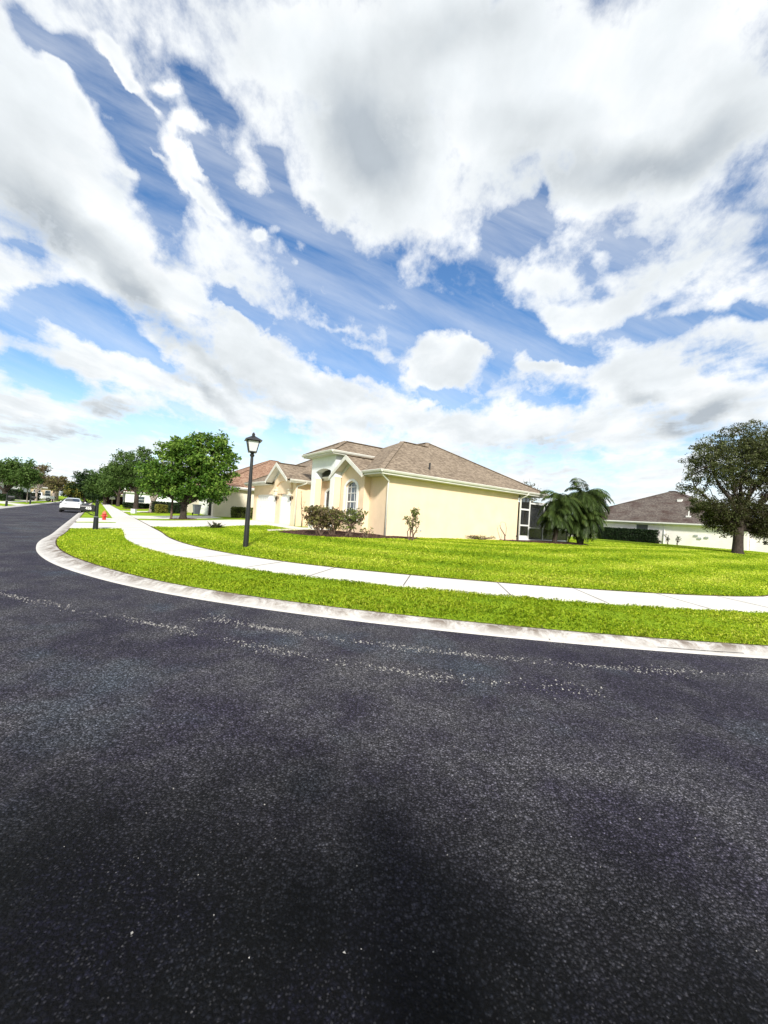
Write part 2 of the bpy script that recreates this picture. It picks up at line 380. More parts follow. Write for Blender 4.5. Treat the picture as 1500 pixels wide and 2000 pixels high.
def sst(a, b, x):
    t = np.clip((x-a)/(b-a), 0, 1); return t*t*(3-2*t)
def Zd(d):
    d = np.asarray(d, float)
    z = np.where(d < 0, 0, np.interp(d, [0, .42, 2.45, 2.5, 3.85, 3.9], [0, .10, .165, .17, .20, .20]))
    return z+np.where(d > 3.85, .40*sst(3.85, 12.5, d), 0)
def gz(x, y):
    x = np.asarray(x, float); y = np.asarray(y, float)
    d = kd(x, y); t, s = w2l(x, y); dl = -19.2-t
    return np.where(dl > 0, np.interp(dl, [0, .42, 3, 12], [0, .10, .2, .5]), Zd(d))
def gzf(x, y): return float(gz(np.array([x]), np.array([y]))[0])
def at_ts(t, s):
    x, y = l2w(t, s); return (x, y, gzf(x, y))

# ---- ground sheet: fine near the lots, coarse to the horizon
def axis(lo, hi, step, far):
    a = list(np.arange(lo, hi+.01, step)); k = step; l = lo
    while l > -far: k *= 1.35; l -= k; a.insert(0, l)
    k = step; l = hi
    while l < far: k *= 1.35; l += k; a.append(l)
    return np.array(a)
xs = axis(-75, 52, .6, 2500); ys = axis(-14, 100, .6, 2500)
X, Y = np.meshgrid(xs, ys); D = kd(X, Y); T, S = w2l(X, Y); DL = -19.2-T
Zg = np.where(DL > 0, np.interp(DL, [0, .42, 3, 12], [0, .10, .2, .5]), Zd(D))
sunk = (D < 4.6) & (DL < 1.1)
Zg = np.where(sunk, Zg-.09, Zg)           # the strips, slabs and road lie over this part of the sheet
nx, ny = len(xs), len(ys)
verts = np.stack([X, Y, Zg], -1).reshape(-1, 3)
idx = np.arange(nx*ny).reshape(ny, nx)
faces = np.stack([idx[:-1, :-1], idx[:-1, 1:], idx[1:, 1:], idx[1:, :-1]], -1).reshape(-1, 4)
me = bpy.data.meshes.new('lawn'); me.from_pydata(verts.tolist(), [], faces.tolist()); me.materials.append(M['turf'])
me.polygons.foreach_set('use_smooth', [True]*len(me.polygons)); lawn = bpy.data.objects.new('lawn', me); COL.objects.link(lawn); tag(lawn, kind='structure')

# ---- strips that follow the kerb
def resample(p, step):
    seg = np.hypot(*np.diff(p, axis=0).T); cum = np.concatenate([[0], np.cumsum(seg)])
    q = np.arange(0, cum[-1], step); return np.stack([np.interp(q, cum, p[:, 0]), np.interp(q, cum, p[:, 1])], -1)
KL = resample(KERB, .3)
tn = np.gradient(KL, axis=0); tn /= np.hypot(tn[:, 0], tn[:, 1])[:, None]; NR = np.stack([-tn[:, 1], tn[:, 0]], -1)
if kd(np.array([KL[200][0]+NR[200][0]]), np.array([KL[200][1]+NR[200][1]]))[0] < 0: NR = -NR
def strip(name, prof, mat, lift=0., keep=None, attr=False, smooth=True):
    """prof: list of (offset from kerb line, height)"""
    V = []; F = []; n = len(prof); ac = []
    for p, nr in zip(KL, NR):
        k_ = float(np.interp(p[0], [-12, -7, -4, 0], [1.0, .95, .68, .56]))
        for j, (o, z) in enumerate(prof):
            o = o*k_ if o < .5 else o
            V.append((p[0]+nr[0]*o, p[1]+nr[1]*o, z+lift)); ac.append(j/(n-1))
    for i in range(len(KL)-1):
        if keep is not None and not keep[i]: continue
        for j in range(n-1): F.append((i*n+j, i*n+j+1, (i+1)*n+j+1, (i+1)*n+j))
    me = bpy.data.meshes.new(name); me.from_pydata(V, [], F); me.materials.append(mat)
    me.polygons.foreach_set('use_smooth', [smooth]*len(me.polygons))
    if attr: a = me.attributes.new('across', 'FLOAT', 'POINT'); a.data.foreach_set('value', ac)
    bm = bmesh.new(); bm.from_mesh(me); bmesh.ops.recalc_face_normals(bm, faces=bm.faces[:])
    if sum(f.normal.z for f in bm.faces) < 0: bmesh.ops.reverse_faces(bm, faces=bm.faces[:])
    bm.to_mesh(me); bm.free()
    o = bpy.data.objects.new(name, me); COL.objects.link(o); tag(o, kind='structure'); return o
strip('kerb', [(0, -.02), (.002, .012), (.10, .020), (.20, .045), (.30, .085), (.38, .10), (.46, .105)], M['kerb'], attr=True)
strip('verge', [(.455, .085), (1.0, .118), (1.8, .145), (2.47, .150)], M['turf'])
sw = MB(); kts, kss = w2l(KL[:, 0], KL[:, 1])
strip('sidewalk', [(2.44, .02), (2.442, .178), (3.9, .207), (3.902, .05)], M['walk'], smooth=False)
strip('soil_edge_shade', [(3.885, .212), (3.95, .216)], M['mulch'], smooth=False); strip('soil_edge_shade', [(.452, .108), (.485, .112)], M['mulch'], smooth=False)  # dark soil strips, painted in for the shadow line at the cut turf
strip('lawn_edge', [(3.895, .165), (4.3, .206), (4.9, Zd(4.9)-.004)], M['turf'])
# sidewalk control joints
jm = MB()
arc0 = int(np.argmin(np.hypot(KL[:, 0]-.2, KL[:, 1]-5.8)))
for k in range(-26, 9):
    i = int(round(arc0+k*2.28/.3))
    if 0 < i < len(KL)-1:
        p, nr = KL[i], NR[i]; tg = np.array([-nr[1], nr[0]])*.011
        a = p+nr*2.45; b = p+nr*3.89
        jm.poly([(a[0]-tg[0], a[1]-tg[1], .1815), (b[0]-tg[0], b[1]-tg[1], .2105), (b[0]+tg[0], b[1]+tg[1], .2105), (a[0]+tg[0], a[1]+tg[1], .1815)])
for i in (arc0-30, arc0+8, arc0+45):
    p, nr = KL[i], NR[i]; tg = np.array([-nr[1], nr[0]])*.007
    for (o0, z0), (o1, z1) in (((.005, .018), (.10, .026)), ((.10, .026), (.20, .051)), ((.20, .051), (.30, .091)), ((.30, .091), (.44, .112))):
        a = p+nr*o0; b = p+nr*o1; jm.poly([(*(a-tg), z0), (*(b-tg), z1), (*(b+tg), z1), (*(a+tg), z0)])
jo = jm.build('sidewalk_joint', M['joint']); tag(jo, kind='structure')
dm = MB()
for i in range(int(np.argmin(np.hypot(KL[:, 0]-3.9, KL[:, 1]-5.4))), int(np.argmin(np.hypot(KL[:, 0]-4.9, KL[:, 1]-5.4)))+1):
    p, q, nr = KL[i], KL[i+1], NR[i]; e = .012*rng.uniform(.5, 1.2); dm.poly([(*(p+nr*(.08-e)), .031), (*(q+nr*(.08-e)), .031), (*(q+nr*(.08+e)), .034), (*(p+nr*(.08+e)), .034)])
tag(dm.build('drain_slot', M['dark']), 'narrow dark slot along the gutter at the right side of the kerb', 'drain slot')
# ---- road
lt = [l2w(-19.2, 140), l2w(-19.2, -40), l2w(80, -40)]
poly = [(p[0]+n[0]*.03, p[1]+n[1]*.03, 0) for p, n in zip(KL[::2], NR[::2])]+[(q[0], q[1], 0) for q in reversed(lt)]
bm = bmesh.new(); vs = [bm.verts.new(p) for p in poly]; f = bm.faces.new(vs)
if f.normal.z < 0: f.normal_flip()
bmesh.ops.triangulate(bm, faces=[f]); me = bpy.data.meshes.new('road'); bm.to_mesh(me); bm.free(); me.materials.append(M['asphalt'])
bm = bmesh.new(); bm.from_mesh(me); bmesh.ops.recalc_face_normals(bm, faces=bm.faces[:])
if sum(q.normal.z for q in bm.faces) < 0: bmesh.ops.reverse_faces(bm, faces=bm.faces[:])
bm.to_mesh(me); bm.free()
road = bpy.data.objects.new('road', me); COL.objects.link(road); tag(road, kind='structure')
# ---- far side of the street
def ts_strip(name, t0, t1, s0, s1, mat, lift=.006, ns=None, nt_=6, zf=None, edge=True):
    """slab following the ground between t0..t1 and s0..s1"""
    ns = ns or max(2, int(abs(s1-s0)/.8)); V = []; F = []
    for i in range(ns+1):
        for j in range(nt_+1):
            t = t0+(t1-t0)*j/nt_; s = s0+(s1-s0)*i/ns; x, y = l2w(t, s); V.append((x, y, (gzf(x, y) if zf is None else zf(t, s))+lift))
    w = nt_+1
    for i in range(ns):
        for j in range(nt_): F.append((i*w+j, i*w+j+1, (i+1)*w+j+1, (i+1)*w+j))
    me = bpy.data.meshes.new(name); me.from_pydata(V, [], F); me.materials.append(mat)
    bm = bmesh.new(); bm.from_mesh(me)
    bmesh.ops.recalc_face_normals(bm, faces=bm.faces[:])
    if sum(q.normal.z for q in bm.faces) < 0: bmesh.ops.reverse_faces(bm, faces=bm.faces[:])
    bo = [e for e in bm.edges if e.is_boundary]
    if edge:
        ex = bmesh.ops.extrude_edge_only(bm, edges=bo)
        for v in ex['geom']:
            if isinstance(v, bmesh.types.BMVert): v.co.z -= .12
    bm.to_mesh(me); bm.free()
    o = bpy.data.objects.new(name, me); COL.objects.link(o); tag(o, kind='structure'); return o
ts_strip('kerb', -19.2, -19.66, 0, 140, M['kerb'], .01, 100, 2)
ts_strip('sidewalk', -21.7, -23.0, 0, 140, M['walk'], .012, 100, 2)
# driveways: flare at the street, slab to the garage
zdrive = lambda t, s: float(Zd(np.array([t+13.4]))[0])
ts_strip('driveway', -9.52, -1.3, 9.4, 17.2, M['drive'], .012, 8, 14, zdrive)
ts_strip('driveway_apron', -12.95, -10.94, 7.4, 12.3, M['drive'], .02, 8, 6, zdrive)
ts_strip('driveway_apron', -12.95, -10.94, 13.9, 19.0, M['drive'], .02, 8, 6, zdrive)
ts_strip('driveway', -9.52, -2.9, 20.3, 26.6, M['drive'], .014, 8, 10, zdrive)
ts_strip('driveway', -9.52, -2.9, 39.5, 43.5, M['drive'], .014, 8, 8, zdrive)
ts_strip('driveway', -23.02, -33, 33.5, 39.5, M['drive'], .014, 8, 8)
ts_strip('driveway', -23.02, -33, 84, 90, M['drive'], .014, 8, 8)
ts_strip('driveway_apron', -19.68, -21.68, 33.0, 40, M['drive'], .02, 8, 3)
ts_strip('driveway_apron', -19.68, -21.68, 50, 55, M['drive'], .02, 8, 3)
ts_strip('walkway', -2.7, -1.5, 4.6, 9.38, M['drive'], .010, 6, 3, zdrive)
ts_strip('walkway', -1.48, -.2, 4.75, 6.9, M['drive'], .010, 4, 3, zdrive)
# ---- mulch beds
def bed(pts, bump=.05, n=40):
    """mounded planting bed with a ragged edge, pts in world xy"""
    p = chaikin(pts+[pts[0]], 3)[:-1]; c = p.mean(0); V = []; F = []; rings = [1., .93, .75, .45, .15]; m = len(p)
    jit = 1+rng.normal(0, .012, m)
    for k, r in enumerate(rings):
        q = c+(p-c)*r*jit[:, None]
        z = gz(q[:, 0], q[:, 1])+(-.02 if k == 0 else .03+bump*(1-r)+rng.normal(0, .012, m))
        V += [(a[0], a[1], b) for a, b in zip(q, z)]
    V.append((c[0], c[1], gzf(*c)+.03+bump))
    for k in range(len(rings)-1):
        for i in range(m): F.append((k*m+i, k*m+(i+1) % m, (k+1)*m+(i+1) % m, (k+1)*m+i))
    b = (len(rings)-1)*m
    for i in range(m): F.append((b+i, b+(i+1) % m, len(V)-1))
    me = bpy.data.meshes.new('mulch_bed'); me.from_pydata(V, [], F); me.materials.append(M['mulch'])
    bm = bmesh.new(); bm.from_mesh(me); bmesh.ops.recalc_face_normals(bm, faces=bm.faces[:])
    if sum(q.normal.z for q in bm.faces) < 0: bmesh.ops.reverse_faces(bm, faces=bm.faces[:])
    bm.to_mesh(me); bm.free()
    o = bpy.data.objects.new('mulch_bed', me); COL.objects.link(o); return tag(o, kind='structure')
def W(t, s): return l2w(t, s)
BEDS = [[W(-4.5, 3.6), W(-3.9, .4), W(-2.2, -1.35), W(.6, -1.5), W(1.9, -.9), W(2.2, .1), W(0, .6), W(-.2, 4.4), W(-2.6, 4.5)],
        [W(8.3, -.55), W(10.5, -1.5), W(13.5, -3.1), W(16.2, -3.0), W(17.6, -.8), W(17.2, .2), W(9.5, .15)],
        [W(7.9, -.5), W(9.8, -.75), W(9.8, .1), W(7.9, .1)]]
for b in BEDS[:2]: bed(b)
def ring_bed(x, y, r): bed([(x+r*1.25*math.cos(a), y+r*math.sin(a)) for a in np.linspace(0, 2*math.pi, 9)[:-1]], .04)

# ------------------------------------------------------------------ the corner house (local x = t, y = s)
HZ = .6
def house_empty(name, label, t=0., s=0., rz=TH):
    x, y = l2w(t, s); return thing(name, label, 'house', (x, y, 0), rz)
H = house_empty('stucco_house', 'yellow stucco corner house with brown hip roof, white garage doors and arched porch')
def hipline(P, *ids): return [P[i] for i in ids]
# walls
w = MB()
w.box(0, 11.2, 0, 8.7, .3, 3.74)
w.box(11.2, 13.3, 4.2, 17.0, .3, 3.74)
w.box(0, 11.2, 8.7, 17.0, .3, 3.74)
w.box(-1.3, 0, 8.61, 17.2, 2.78, 3.62)            # above the garage doors
for y0, y1 in ((8.61, 9.25), (11.2, 12.1), (16.4, 17.2)): w.box(-1.3, 0, y0, y1, .3, 2.78)
# bay with the arched window: front at x=-.4
def arch(yc, hw, zs, rise, n=14):
    """segmental arch points from +hw to -hw"""
    r = (hw*hw+rise*rise)/(2*rise); cz = zs+rise-r; a0 = math.asin(min(1, hw/r))
    return [(yc+r*math.sin(a), cz+r*math.cos(a)) for a in np.linspace(a0, -a0, n)]
by0, by1, wy0, wy1, wz0, wzs, wri = 1.64, 4.13, 2.36, 3.56, 1.55, 3.22, .30
def bay_piece(pts): w.slab([(-.4, y, z) for y, z in pts], (.16, 0, 0))
bay_piece([(by0, .3), (wy0, .3), (wy0, 3.74), (by0, 3.74)])
bay_piece([(wy1, .3), (by1, .3), (by1, 3.74), (wy1, 3.74)])
bay_piece([(wy0, .3), (wy1, .3), (wy1, wz0), (wy0, wz0)])
ar = arch((wy0+wy1)/2, (wy1-wy0)/2, wzs, wri)
for i in range(len(ar)-1):
    (ya, za), (yb, zb) = ar[i], ar[i+1]
    bay_piece([(yb, zb), (ya, za), (ya, 3.74), (yb, 3.74)])
bay_piece([(by0, 3.74), (by1, 3.74), (by1, 4.06), (2.95, 4.79), (by0, 3.99)])
w.box(-.24, 0, by0, by0+.16, .3, 3.74); w.box(-.24, 0, by1-.16, by1, .3, 3.74)
w.build('wall', M['wall'], H)
# garage feature panel with an arched niche over the third door
gp = MB(); gc = 10.65; hw = 1.5
na = arch(gc, 1.12, 3.32, .36, 16)
gp.slab([(-1.46, gc-hw, 3.05), (-1.46, gc-1.12, 3.05), (-1.46, gc-1.12, 3.32), (-1.46, gc-hw, 3.7)], (.16, 0, 0))
gp.slab([(-1.46, gc+1.12, 3.05), (-1.46, gc+hw, 3.05), (-1.46, gc+hw, 3.7), (-1.46, gc+1.12, 3.32)], (.16, 0, 0))
topf = lambda y: 4.66-abs(y-gc)*.62
for i in range(len(na)-1):
    (ya, za), (yb, zb) = na[i], na[i+1]
    gp.slab([(-1.46, yb, zb), (-1.46, ya, za), (-1.46, ya, topf(ya)), (-1.46, yb, topf(yb))], (.16, 0, 0))
for sgn in (1, -1):
    y = gc+sgn*1.12; q = gc+sgn*hw
    gp.slab([(-1.46, y, 3.32), (-1.46, q, 3.7), (-1.46, q, topf(q)), (-1.46, y, topf(y))], (.16, 0, 0))
gp.box(-1.36, -1.25, gc-1.12, gc+1.12, 2.79, 4.0)
gp.build('gable_panel', M['wall'], H)
for sgn in (-1, 1):
    c = MB(); yc = gc+sgn*1.31
    c.box(-1.56, -1.3, yc-.24, yc+.24, 3.0, 3.1); c.box(-1.5, -1.3, yc-.17, yc+.17, 2.74, 3.0); c.box(-1.55, -1.3, yc-.21, yc+.21, 2.66, 2.74)
    c.build('corbel', M['cream'], H, bevel=.015)
# roofs ---------------------------------------------------------------
def zfront(x): return 3.97+.534*(x+.85)
P = {'FR': (-.85, -.5, 3.97), 'AL': (4.45, 4.7, 6.80), 'AR': (7.7, 5.75, 7.37), 'BR': (14.0, -.5, 3.97)}
ridge_end = (6.7, 4.7, 6.80)
r = MB()
r.poly([P['FR'], P['BR'], P['AR'], ridge_end, P['AL']])                               # side plane
r.poly([P['FR'], P['AL'], (1.9, 7.3, zfront(1.9)), (-.3, 7.6, zfront(-.3)), (-.3, 4.15, zfront(-.3)), (.97, 2.95, zfront(.97)), (-.85, 1.16, 3.97)])
r.poly([P['AL'], ridge_end, (1.9+2, 9.3, 4.3), (1.9, 7.3, zfront(1.9))])
r.poly([ridge_end, P['AR'], (7.7, 11.6, 7.37), (1.5, 17.7, 3.97), (1.5, 9.9, 3.97)])
r.poly([P['AR'], P['BR'], (14.0, 17.8, 3.97), (7.7, 11.6, 7.37)])
r.poly([(7.7, 11.6, 7.37), (14.0, 17.8, 3.97), (1.5, 17.8, 3.97)])
# garage hip roof
gz0 = 3.70; ga = (2.84, 12.9, gz0+.55*4.8)
r.poly([(-1.96, 8.1, gz0), (-1.96, 8.62, gz0), (.22, 10.65, gz0+.55*2.18), (-1.96, 12.68, gz0), (-1.96, 17.7, gz0), ga]); r.poly([(-1.96, 8.1, gz0), ga, (9, 12.9, ga[2]), (9, 8.1, gz0)]); r.poly([(-1.96, 17.7, gz0), (9, 17.7, gz0), (9, 12.9, ga[2]), ga])
# porch tower roof
ty0, ty1, tyc, tx0 = 3.75, 7.62, 5.69, -1.35; tz = 5.28; tp = (tx0+1.93, tyc, tz+.52*1.93)
r.poly([(tx0, ty0, tz), (tx0, ty1, tz), tp]); r.poly([(tx0, ty0, tz), tp, (3.6, tyc, tp[2]), (1.75, ty0, tz)]); r.poly([(tx0, ty1, tz), (1.75, ty1, tz), (3.6, tyc, tp[2]), tp])
# bay gable roof
bz = 4.94; bys = .62
def gable_roof(mb, x0, x1, yc, hwid, zp, pitch, th=.07):
    for sg in (1, -1):
        mb.slab([(x0, yc, zp), (x1, yc, zp), (x1, yc+sg*hwid, zp-pitch*hwid), (x0, yc+sg*hwid, zp-pitch*hwid)], (0, 0, -th))
gable_roof(r, -.9, 1.05, 2.95, 1.82, bz, bys)
gable_roof(r, -1.98, .35, gc, 2.05, 4.93, .58)
cap = r
for a, b in ((P['FR'], P['AL']), (P['AL'], ridge_end), (ridge_end, P['AR']), (P['AR'], P['BR']), (P['AR'], (7.7, 11.6, 7.37)), ((tx0, ty0, tz), tp), ((tx0, ty1, tz), tp), (tp, (3.6, tyc, tp[2])),
             ((-1.96, 17.7, gz0), ga), ((-.9, 2.95, bz), (1.0, 2.95, bz)), ((-1.98, gc, 4.93), (.3, gc, 4.93))):
    a = Vector(a)+Vector((0, 0, .012)); b = Vector(b)+Vector((0, 0, .012)); cap.beam(a, b, .28, .035)
r.build('roof', M['shingle'], H)
# fascia boards + gutters
gu = MB()
def gutter(mb, p, q, out):
    p = Vector(p); q = Vector(q); o = Vector(out); d = (q-p).normalized()
    prof = [(0, -.005), (.10, -.005), (.115, -.03), (.085, -.10), (.06, -.135), (0, -.135)]
    mb.slab([tuple(p+o*a+Vector((0, 0, b))) for a, b in prof], tuple(q-p))
for p_, q_, o_ in (((-.9, -.5, 3.97), (14.0, -.5, 3.97), (0, -1, 0)), ((-.85, -.6, 3.97), (-.85, 1.15, 3.97), (-1, 0, 0)), ((-1.96, 8.1, gz0), (-.3, 8.1, gz0), (0, -1, 0)), ((-1.96, 12.6, gz0), (-1.96, 17.7, gz0), (-1, 0, 0)),
                   ((tx0, ty0-.1, tz), (tx0, ty1+.1, tz), (-1, 0, 0)), ((tx0, ty0, tz), (1.6, ty0, tz), (0, -1, 0)), ((-.3, 4.7, 3.93), (-.3, 8.0, 3.93), (-1, 0, 0))):
    gu = MB(); gutter(gu, p_, q_, o_); gu.build('gutter', M['gutter'], H)
fa = MB()
fa.box(-.84, 13.98, -.498, -.47, 3.745, 3.955); fa.box(-.848, -.82, -.46, 1.2, 3.745, 3.955); fa.box(13.95, 13.98, -.46, 17, 3.745, 3.955)
fa.box(-1.95, -.25, 8.102, 8.13, 3.50, 3.69); fa.box(-1.958, -1.93, 12.7, 17.68, 3.50, 3.69); fa.box(-1.9, 9, 17.66, 17.69, 3.5, 3.69)
fa.box(tx0+.002, tx0+.03, ty0+.01, ty1-.01, tz-.21, tz-.02); fa.box(tx0+.04, 1.7, ty0+.002, ty0+.03, tz-.21, tz-.02)
fa.box(-.298, -.27, 4.7, 8.0, 3.7, 3.925)
fa.build('fascia', M['gutter'], H)
for q_ in ((-.80, 13.94, -.46, 0, 3.735, 3.75), (-.81, 0, .002, 1.62, 3.735, 3.75), (11.2, 13.94, .002, 4.2, 3.735, 3.75), (13.3, 13.94, 4.2, 17, 3.735, 3.75), (-1.92, -.1, 8.14, 8.6, 3.49, 3.505), (-1.92, -1.31, 12.72, 17.65, 3.49, 3.505), (tx0+.04, 1.4, ty0+.04, ty1-.04, tz-.215, tz-.2), (-.26, 0, 4.3, 8.6, 3.69, 3.70)):
    so = MB(); so.box(*q_); so.build('soffit', M['soffit'], H)
# barge boards of the two gables with their inner rake trim
def barge(yc, x0, hwid, zp, pitch, wallx, ihw, izp, name='barge_board'):
    b = MB()
    for sg in (1, -1):
        b.slab([(x0, yc, zp+.02), (x0, yc+sg*hwid, zp+.02-pitch*hwid), (x0, yc+sg*hwid, zp-.20-pitch*hwid), (x0, yc, zp-.24)], (-.035, 0, 0))
        b.slab([(wallx, yc, izp), (wallx, yc+sg*ihw, izp-pitch*ihw), (wallx, yc+sg*ihw, izp-.2-pitch*ihw), (wallx, yc, izp-.22)], (-.03, 0, 0))
        b.slab([(x0, yc, zp-.10), (x0, yc+sg*hwid, zp-.10-pitch*hwid), (wallx, yc+sg*hwid, zp-.10-pitch*hwid), (wallx, yc, zp-.10)], (0, 0, -.02))
    b.build(name, M['gutter'], H)
barge(2.95, -.9, 1.82, bz, bys, -.402, 1.27, 4.80); barge(gc, -1.98, 2.05, 4.93, .58, -1.462, 1.5, 4.76)
# porch tower: columns and arched wall
for y0, y1 in ((4.15, 4.66), (6.63, 7.23)):
    c = MB(); c.box(-.85, -.42, y0, y1, .3, 3.77); o = c.build('column', M['wall'], H); c = MB(); c.box(-.875, -.853, y0+.01, y1-.01, .3, 3.765); c.build('column_face', M['trim'], o)
t = MB(); ta = arch(5.645, .985, 4.17, .17, 14)
def tpiece(pts, th=.43): t.slab([(-.87, y, z) for y, z in pts], (th+.04, 0, 0))
tpiece([(4.13, 3.77), (4.66, 3.77), (4.66, tz-.2), (4.13, tz-.2)]); tpiece([(6.63, 3.77), (7.25, 3.77), (7.25, tz-.2), (6.63, tz-.2)])
for i in range(len(ta)-1):
    (ya, za), (yb, zb) = ta[i], ta[i+1]; tpiece([(yb, zb), (ya, za), (ya, tz-.2), (yb, tz-.2)])
t.box(-.40, 1.5, 4.13, 4.3, 3.97, tz-.2); t.box(-.40, 1.5, 7.08, 7.25, 3.97, tz-.2)
t.build('porch_arch', M['white_stucco'], H)
# garage doors
for y0, y1, nm in ((12.1, 16.4, 4), (9.25, 11.2, 2)):
    d = MB(); d.box(-1.2, -1.14, y0, y1, HZ, 2.78)
    for k in range(4):
        z0 = HZ+.04+k*.54
        for q in range(nm*2):
            ww = (y1-y0)/(nm*2); d.box(-1.215, -1.2, y0+q*ww+.07, y0+(q+1)*ww-.07, z0+.07, z0+.45)
    d.build('garage_door', M['door'], H, bevel=.008)
# windows
def window(parent, x, y0, y1, z0, zs, rise, rails, mul, blind_from=None, trimw=.2):
    yc = (y0+y1)/2; hw = (y1-y0)/2; ap = arch(yc, hw, zs, rise, 14) if rise else [(y1, zs), (y0, zs)]
    outl = [(y0, z0), (y1, z0)]+ap
    fr = MB(); fw = .05
    fr.box(x-.02, x+.03, y0, y0+fw, z0, zs); fr.box(x-.02, x+.03, y1-fw, y1, z0, zs); fr.box(x-.02, x+.03, y0+fw, y1-fw, z0, z0+fw)
    for i in range(len(ap)-1):
        (ya, za), (yb, zb) = ap[i], ap[i+1]; fr.slab([(x-.02, ya, za), (x-.02, yb, zb), (x-.02, yb, zb-fw), (x-.02, ya, za-fw)], (.05, 0, 0))
    for z, h in rails: fr.box(x-.018, x+.028, y0+fw, y1-fw, z-h/2, z+h/2)
    for k in range(1, mul): yy = y0+(y1-y0)*k/mul; fr.box(x-.006, x+.022, yy-.011, yy+.011, z0+fw, zs+rise*.7)
    f = fr.build('window', M['trim'], parent)
    pn = MB(); pn.slab([(x+.012, a, b) for a, b in outl], (.004, 0, 0)); pn.build('pane', M['glass'], f)
    if blind_from is not None:
        bl = MB(); bl.box(x+.05, x+.06, y0+.03, y1-.03, blind_from, zs); bl.build('blind', M['blind'], f)
    return f
window(H, -.28, wy0, wy1, wz0, wzs, wri, [(2.36, .07), (2.85, .03), (1.95, .025), (3.2, .03)], 3)
# stucco surround of the bay window
tr = MB(); tw = .2; o_ = arch((wy0+wy1)/2, (wy1-wy0)/2+tw, wzs, wri+.14, 14); i_ = arch((wy0+wy1)/2, (wy1-wy0)/2, wzs, wri, 14)
for k in range(13): tr.slab([(-.43, *i_[k]), (-.43, *o_[k]), (-.43, *o_[k+1]), (-.43, *i_[k+1])], (.05, 0, 0))
tr.box(-.43, -.38, wy0-tw, wy0, wz0-.15, wzs); tr.box(-.43, -.38, wy1, wy1+tw, wz0-.15, wzs); tr.box(-.46, -.38, wy0-tw-.05, wy1+tw+.05, wz0-.25, wz0-.13)
tr.build('window_surround', M['trim'], H)
window(H, -.03, 5.2, 6.66, 1.0, 2.95, .22, [(2.0, .05)], 3)
tr = MB(); o_ = arch(5.93, .73+.17, 2.95, .32, 12); i_ = arch(5.93, .73, 2.95, .22, 12)
for k in range(11): tr.slab([(-.07, *i_[k]), (-.07, *o_[k]), (-.07, *o_[k+1]), (-.07, *i_[k+1])], (.066, 0, 0))
tr.box(-.07, -.004, 5.03, 5.2, .62, 2.95); tr.box(-.07, -.004, 6.66, 6.83, .62, 2.95); tr.build('window_surround', M['trim'], H)
# downspouts
def downspout(pts): d = MB(); d.tube(pts, .047, 8); d.build('downspout', M['gutter'], H, smooth=True)
downspout([(-.72, -.40, 3.86), (-.72, -.40, 3.74), (-.06, -.085, 3.48), (-.06, -.07, 3.30), (-.06, -.07, .66)])
downspout([(11.5, -.56, 3.86), (11.5, -.50, 3.74), (11.33, -.10, 3.5), (11.33, -.075, 3.35), (11.33, -.075, .64)])
downspout([(-.78, 8.06, 3.58), (-.78, 8.1, 3.5), (-1.25, 8.5, 3.28), (-1.25, 8.54, 3.1), (-1.25, 8.54, .64)])
# wall lamps by the garage doors
for y in (9.0, 11.65):
    l = MB(); l.box(-1.33, -1.3, y-.05, y+.05, 2.42, 2.6); l.tube([(-1.33, y, 2.54), (-1.42, y, 2.6), (-1.46, y, 2.56)], .014, 6)
    l.lathe([(.02, 2.58), (.10, 2.50), (.085, 2.48), (.05, 2.30), (.015, 2.26)], 8, (-1.46, y)); l.build('wall_lamp', M['brass'], H)
v = MB(); v.box(2.35, 2.47, -.03, 0, .95, 1.05); v.build('wall_outlet', M['grey'], H)
v = MB(); v.lathe([(.05, 4.4), (.05, 4.85), (.06, 4.85), (.06, 4.87)], 10, (3.2, .45)); v.build('vent_pipe', M['black'], H)
# screened porch
sc = MB(); fr = MB()
ppx = [11.42, 12.5, 14.3, 16.0, 17.75]
for x in ppx: fr.box(x-.045, x+.045, -.07, 0, .62, 3.72 if x < 14 else 3.3)
fr.box(11.47, 12.45, -.06, -.01, 3.60, 3.72); fr.box(11.47, 12.45, -.06, -.01, 2.72, 2.83); fr.box(11.47, 12.45, -.06, -.01, 1.62, 1.72); fr.box(11.47, 12.45, -.058, -.012, .62, .96)
fr.box(12.55, 17.7, -.05, -.01, 1.50, 1.57); fr.box(12.55, 17.7, -.06, -.01, 3.2, 3.3); fr.box(12.55, 17.7, -.06, -.01, .62, .72); fr.box(17.7, 17.78, .0, 4.2, .62, .7); fr.box(17.7, 17.78, .0, 4.2, 3.2, 3.3); fr.box(17.7, 17.78, 4.1, 4.2, .7, 3.2)
fr.build('screen_frame', M['white_metal'], H)
sc.box(11.47, 12.45, -.034, -.03, .96, 3.60); sc.box(12.55, 17.7, -.034, -.03, .72, 3.2); sc.box(17.735, 17.74, .0, 4.1, .7, 3.2); sc.build('screen', M['screen'], H)
fl = MB(); fl.box(11.21, 17.7, .01, 4.19, .55, .63); fl.box(13.31, 17.7, 4.2, 4.3, .5, 3.3); fl.box(13.4, 17.8, -.02, 4.3, 3.31, 3.4); fl.build('porch_floor', M['drive'], H)
# bed edging stones beside the walk
em = MB()
for k in range(9):
    tt, s_ = -2.9-.2*k+.0, 4.5-.02*k; em.box(tt-.085, tt+.085, s_-.07, s_+.07, .45, HZ+.03-.012*k)
tag(em.build('bed_edging', M['stone'], None), 'row of pale stone edging blocks beside the mulch bed at the front walk', 'edging'); 
bpy.data.objects['bed_edging'].location = (C0[0], C0[1], 0); bpy.data.objects['bed_edging'].rotation_euler = (0, 0, TH)

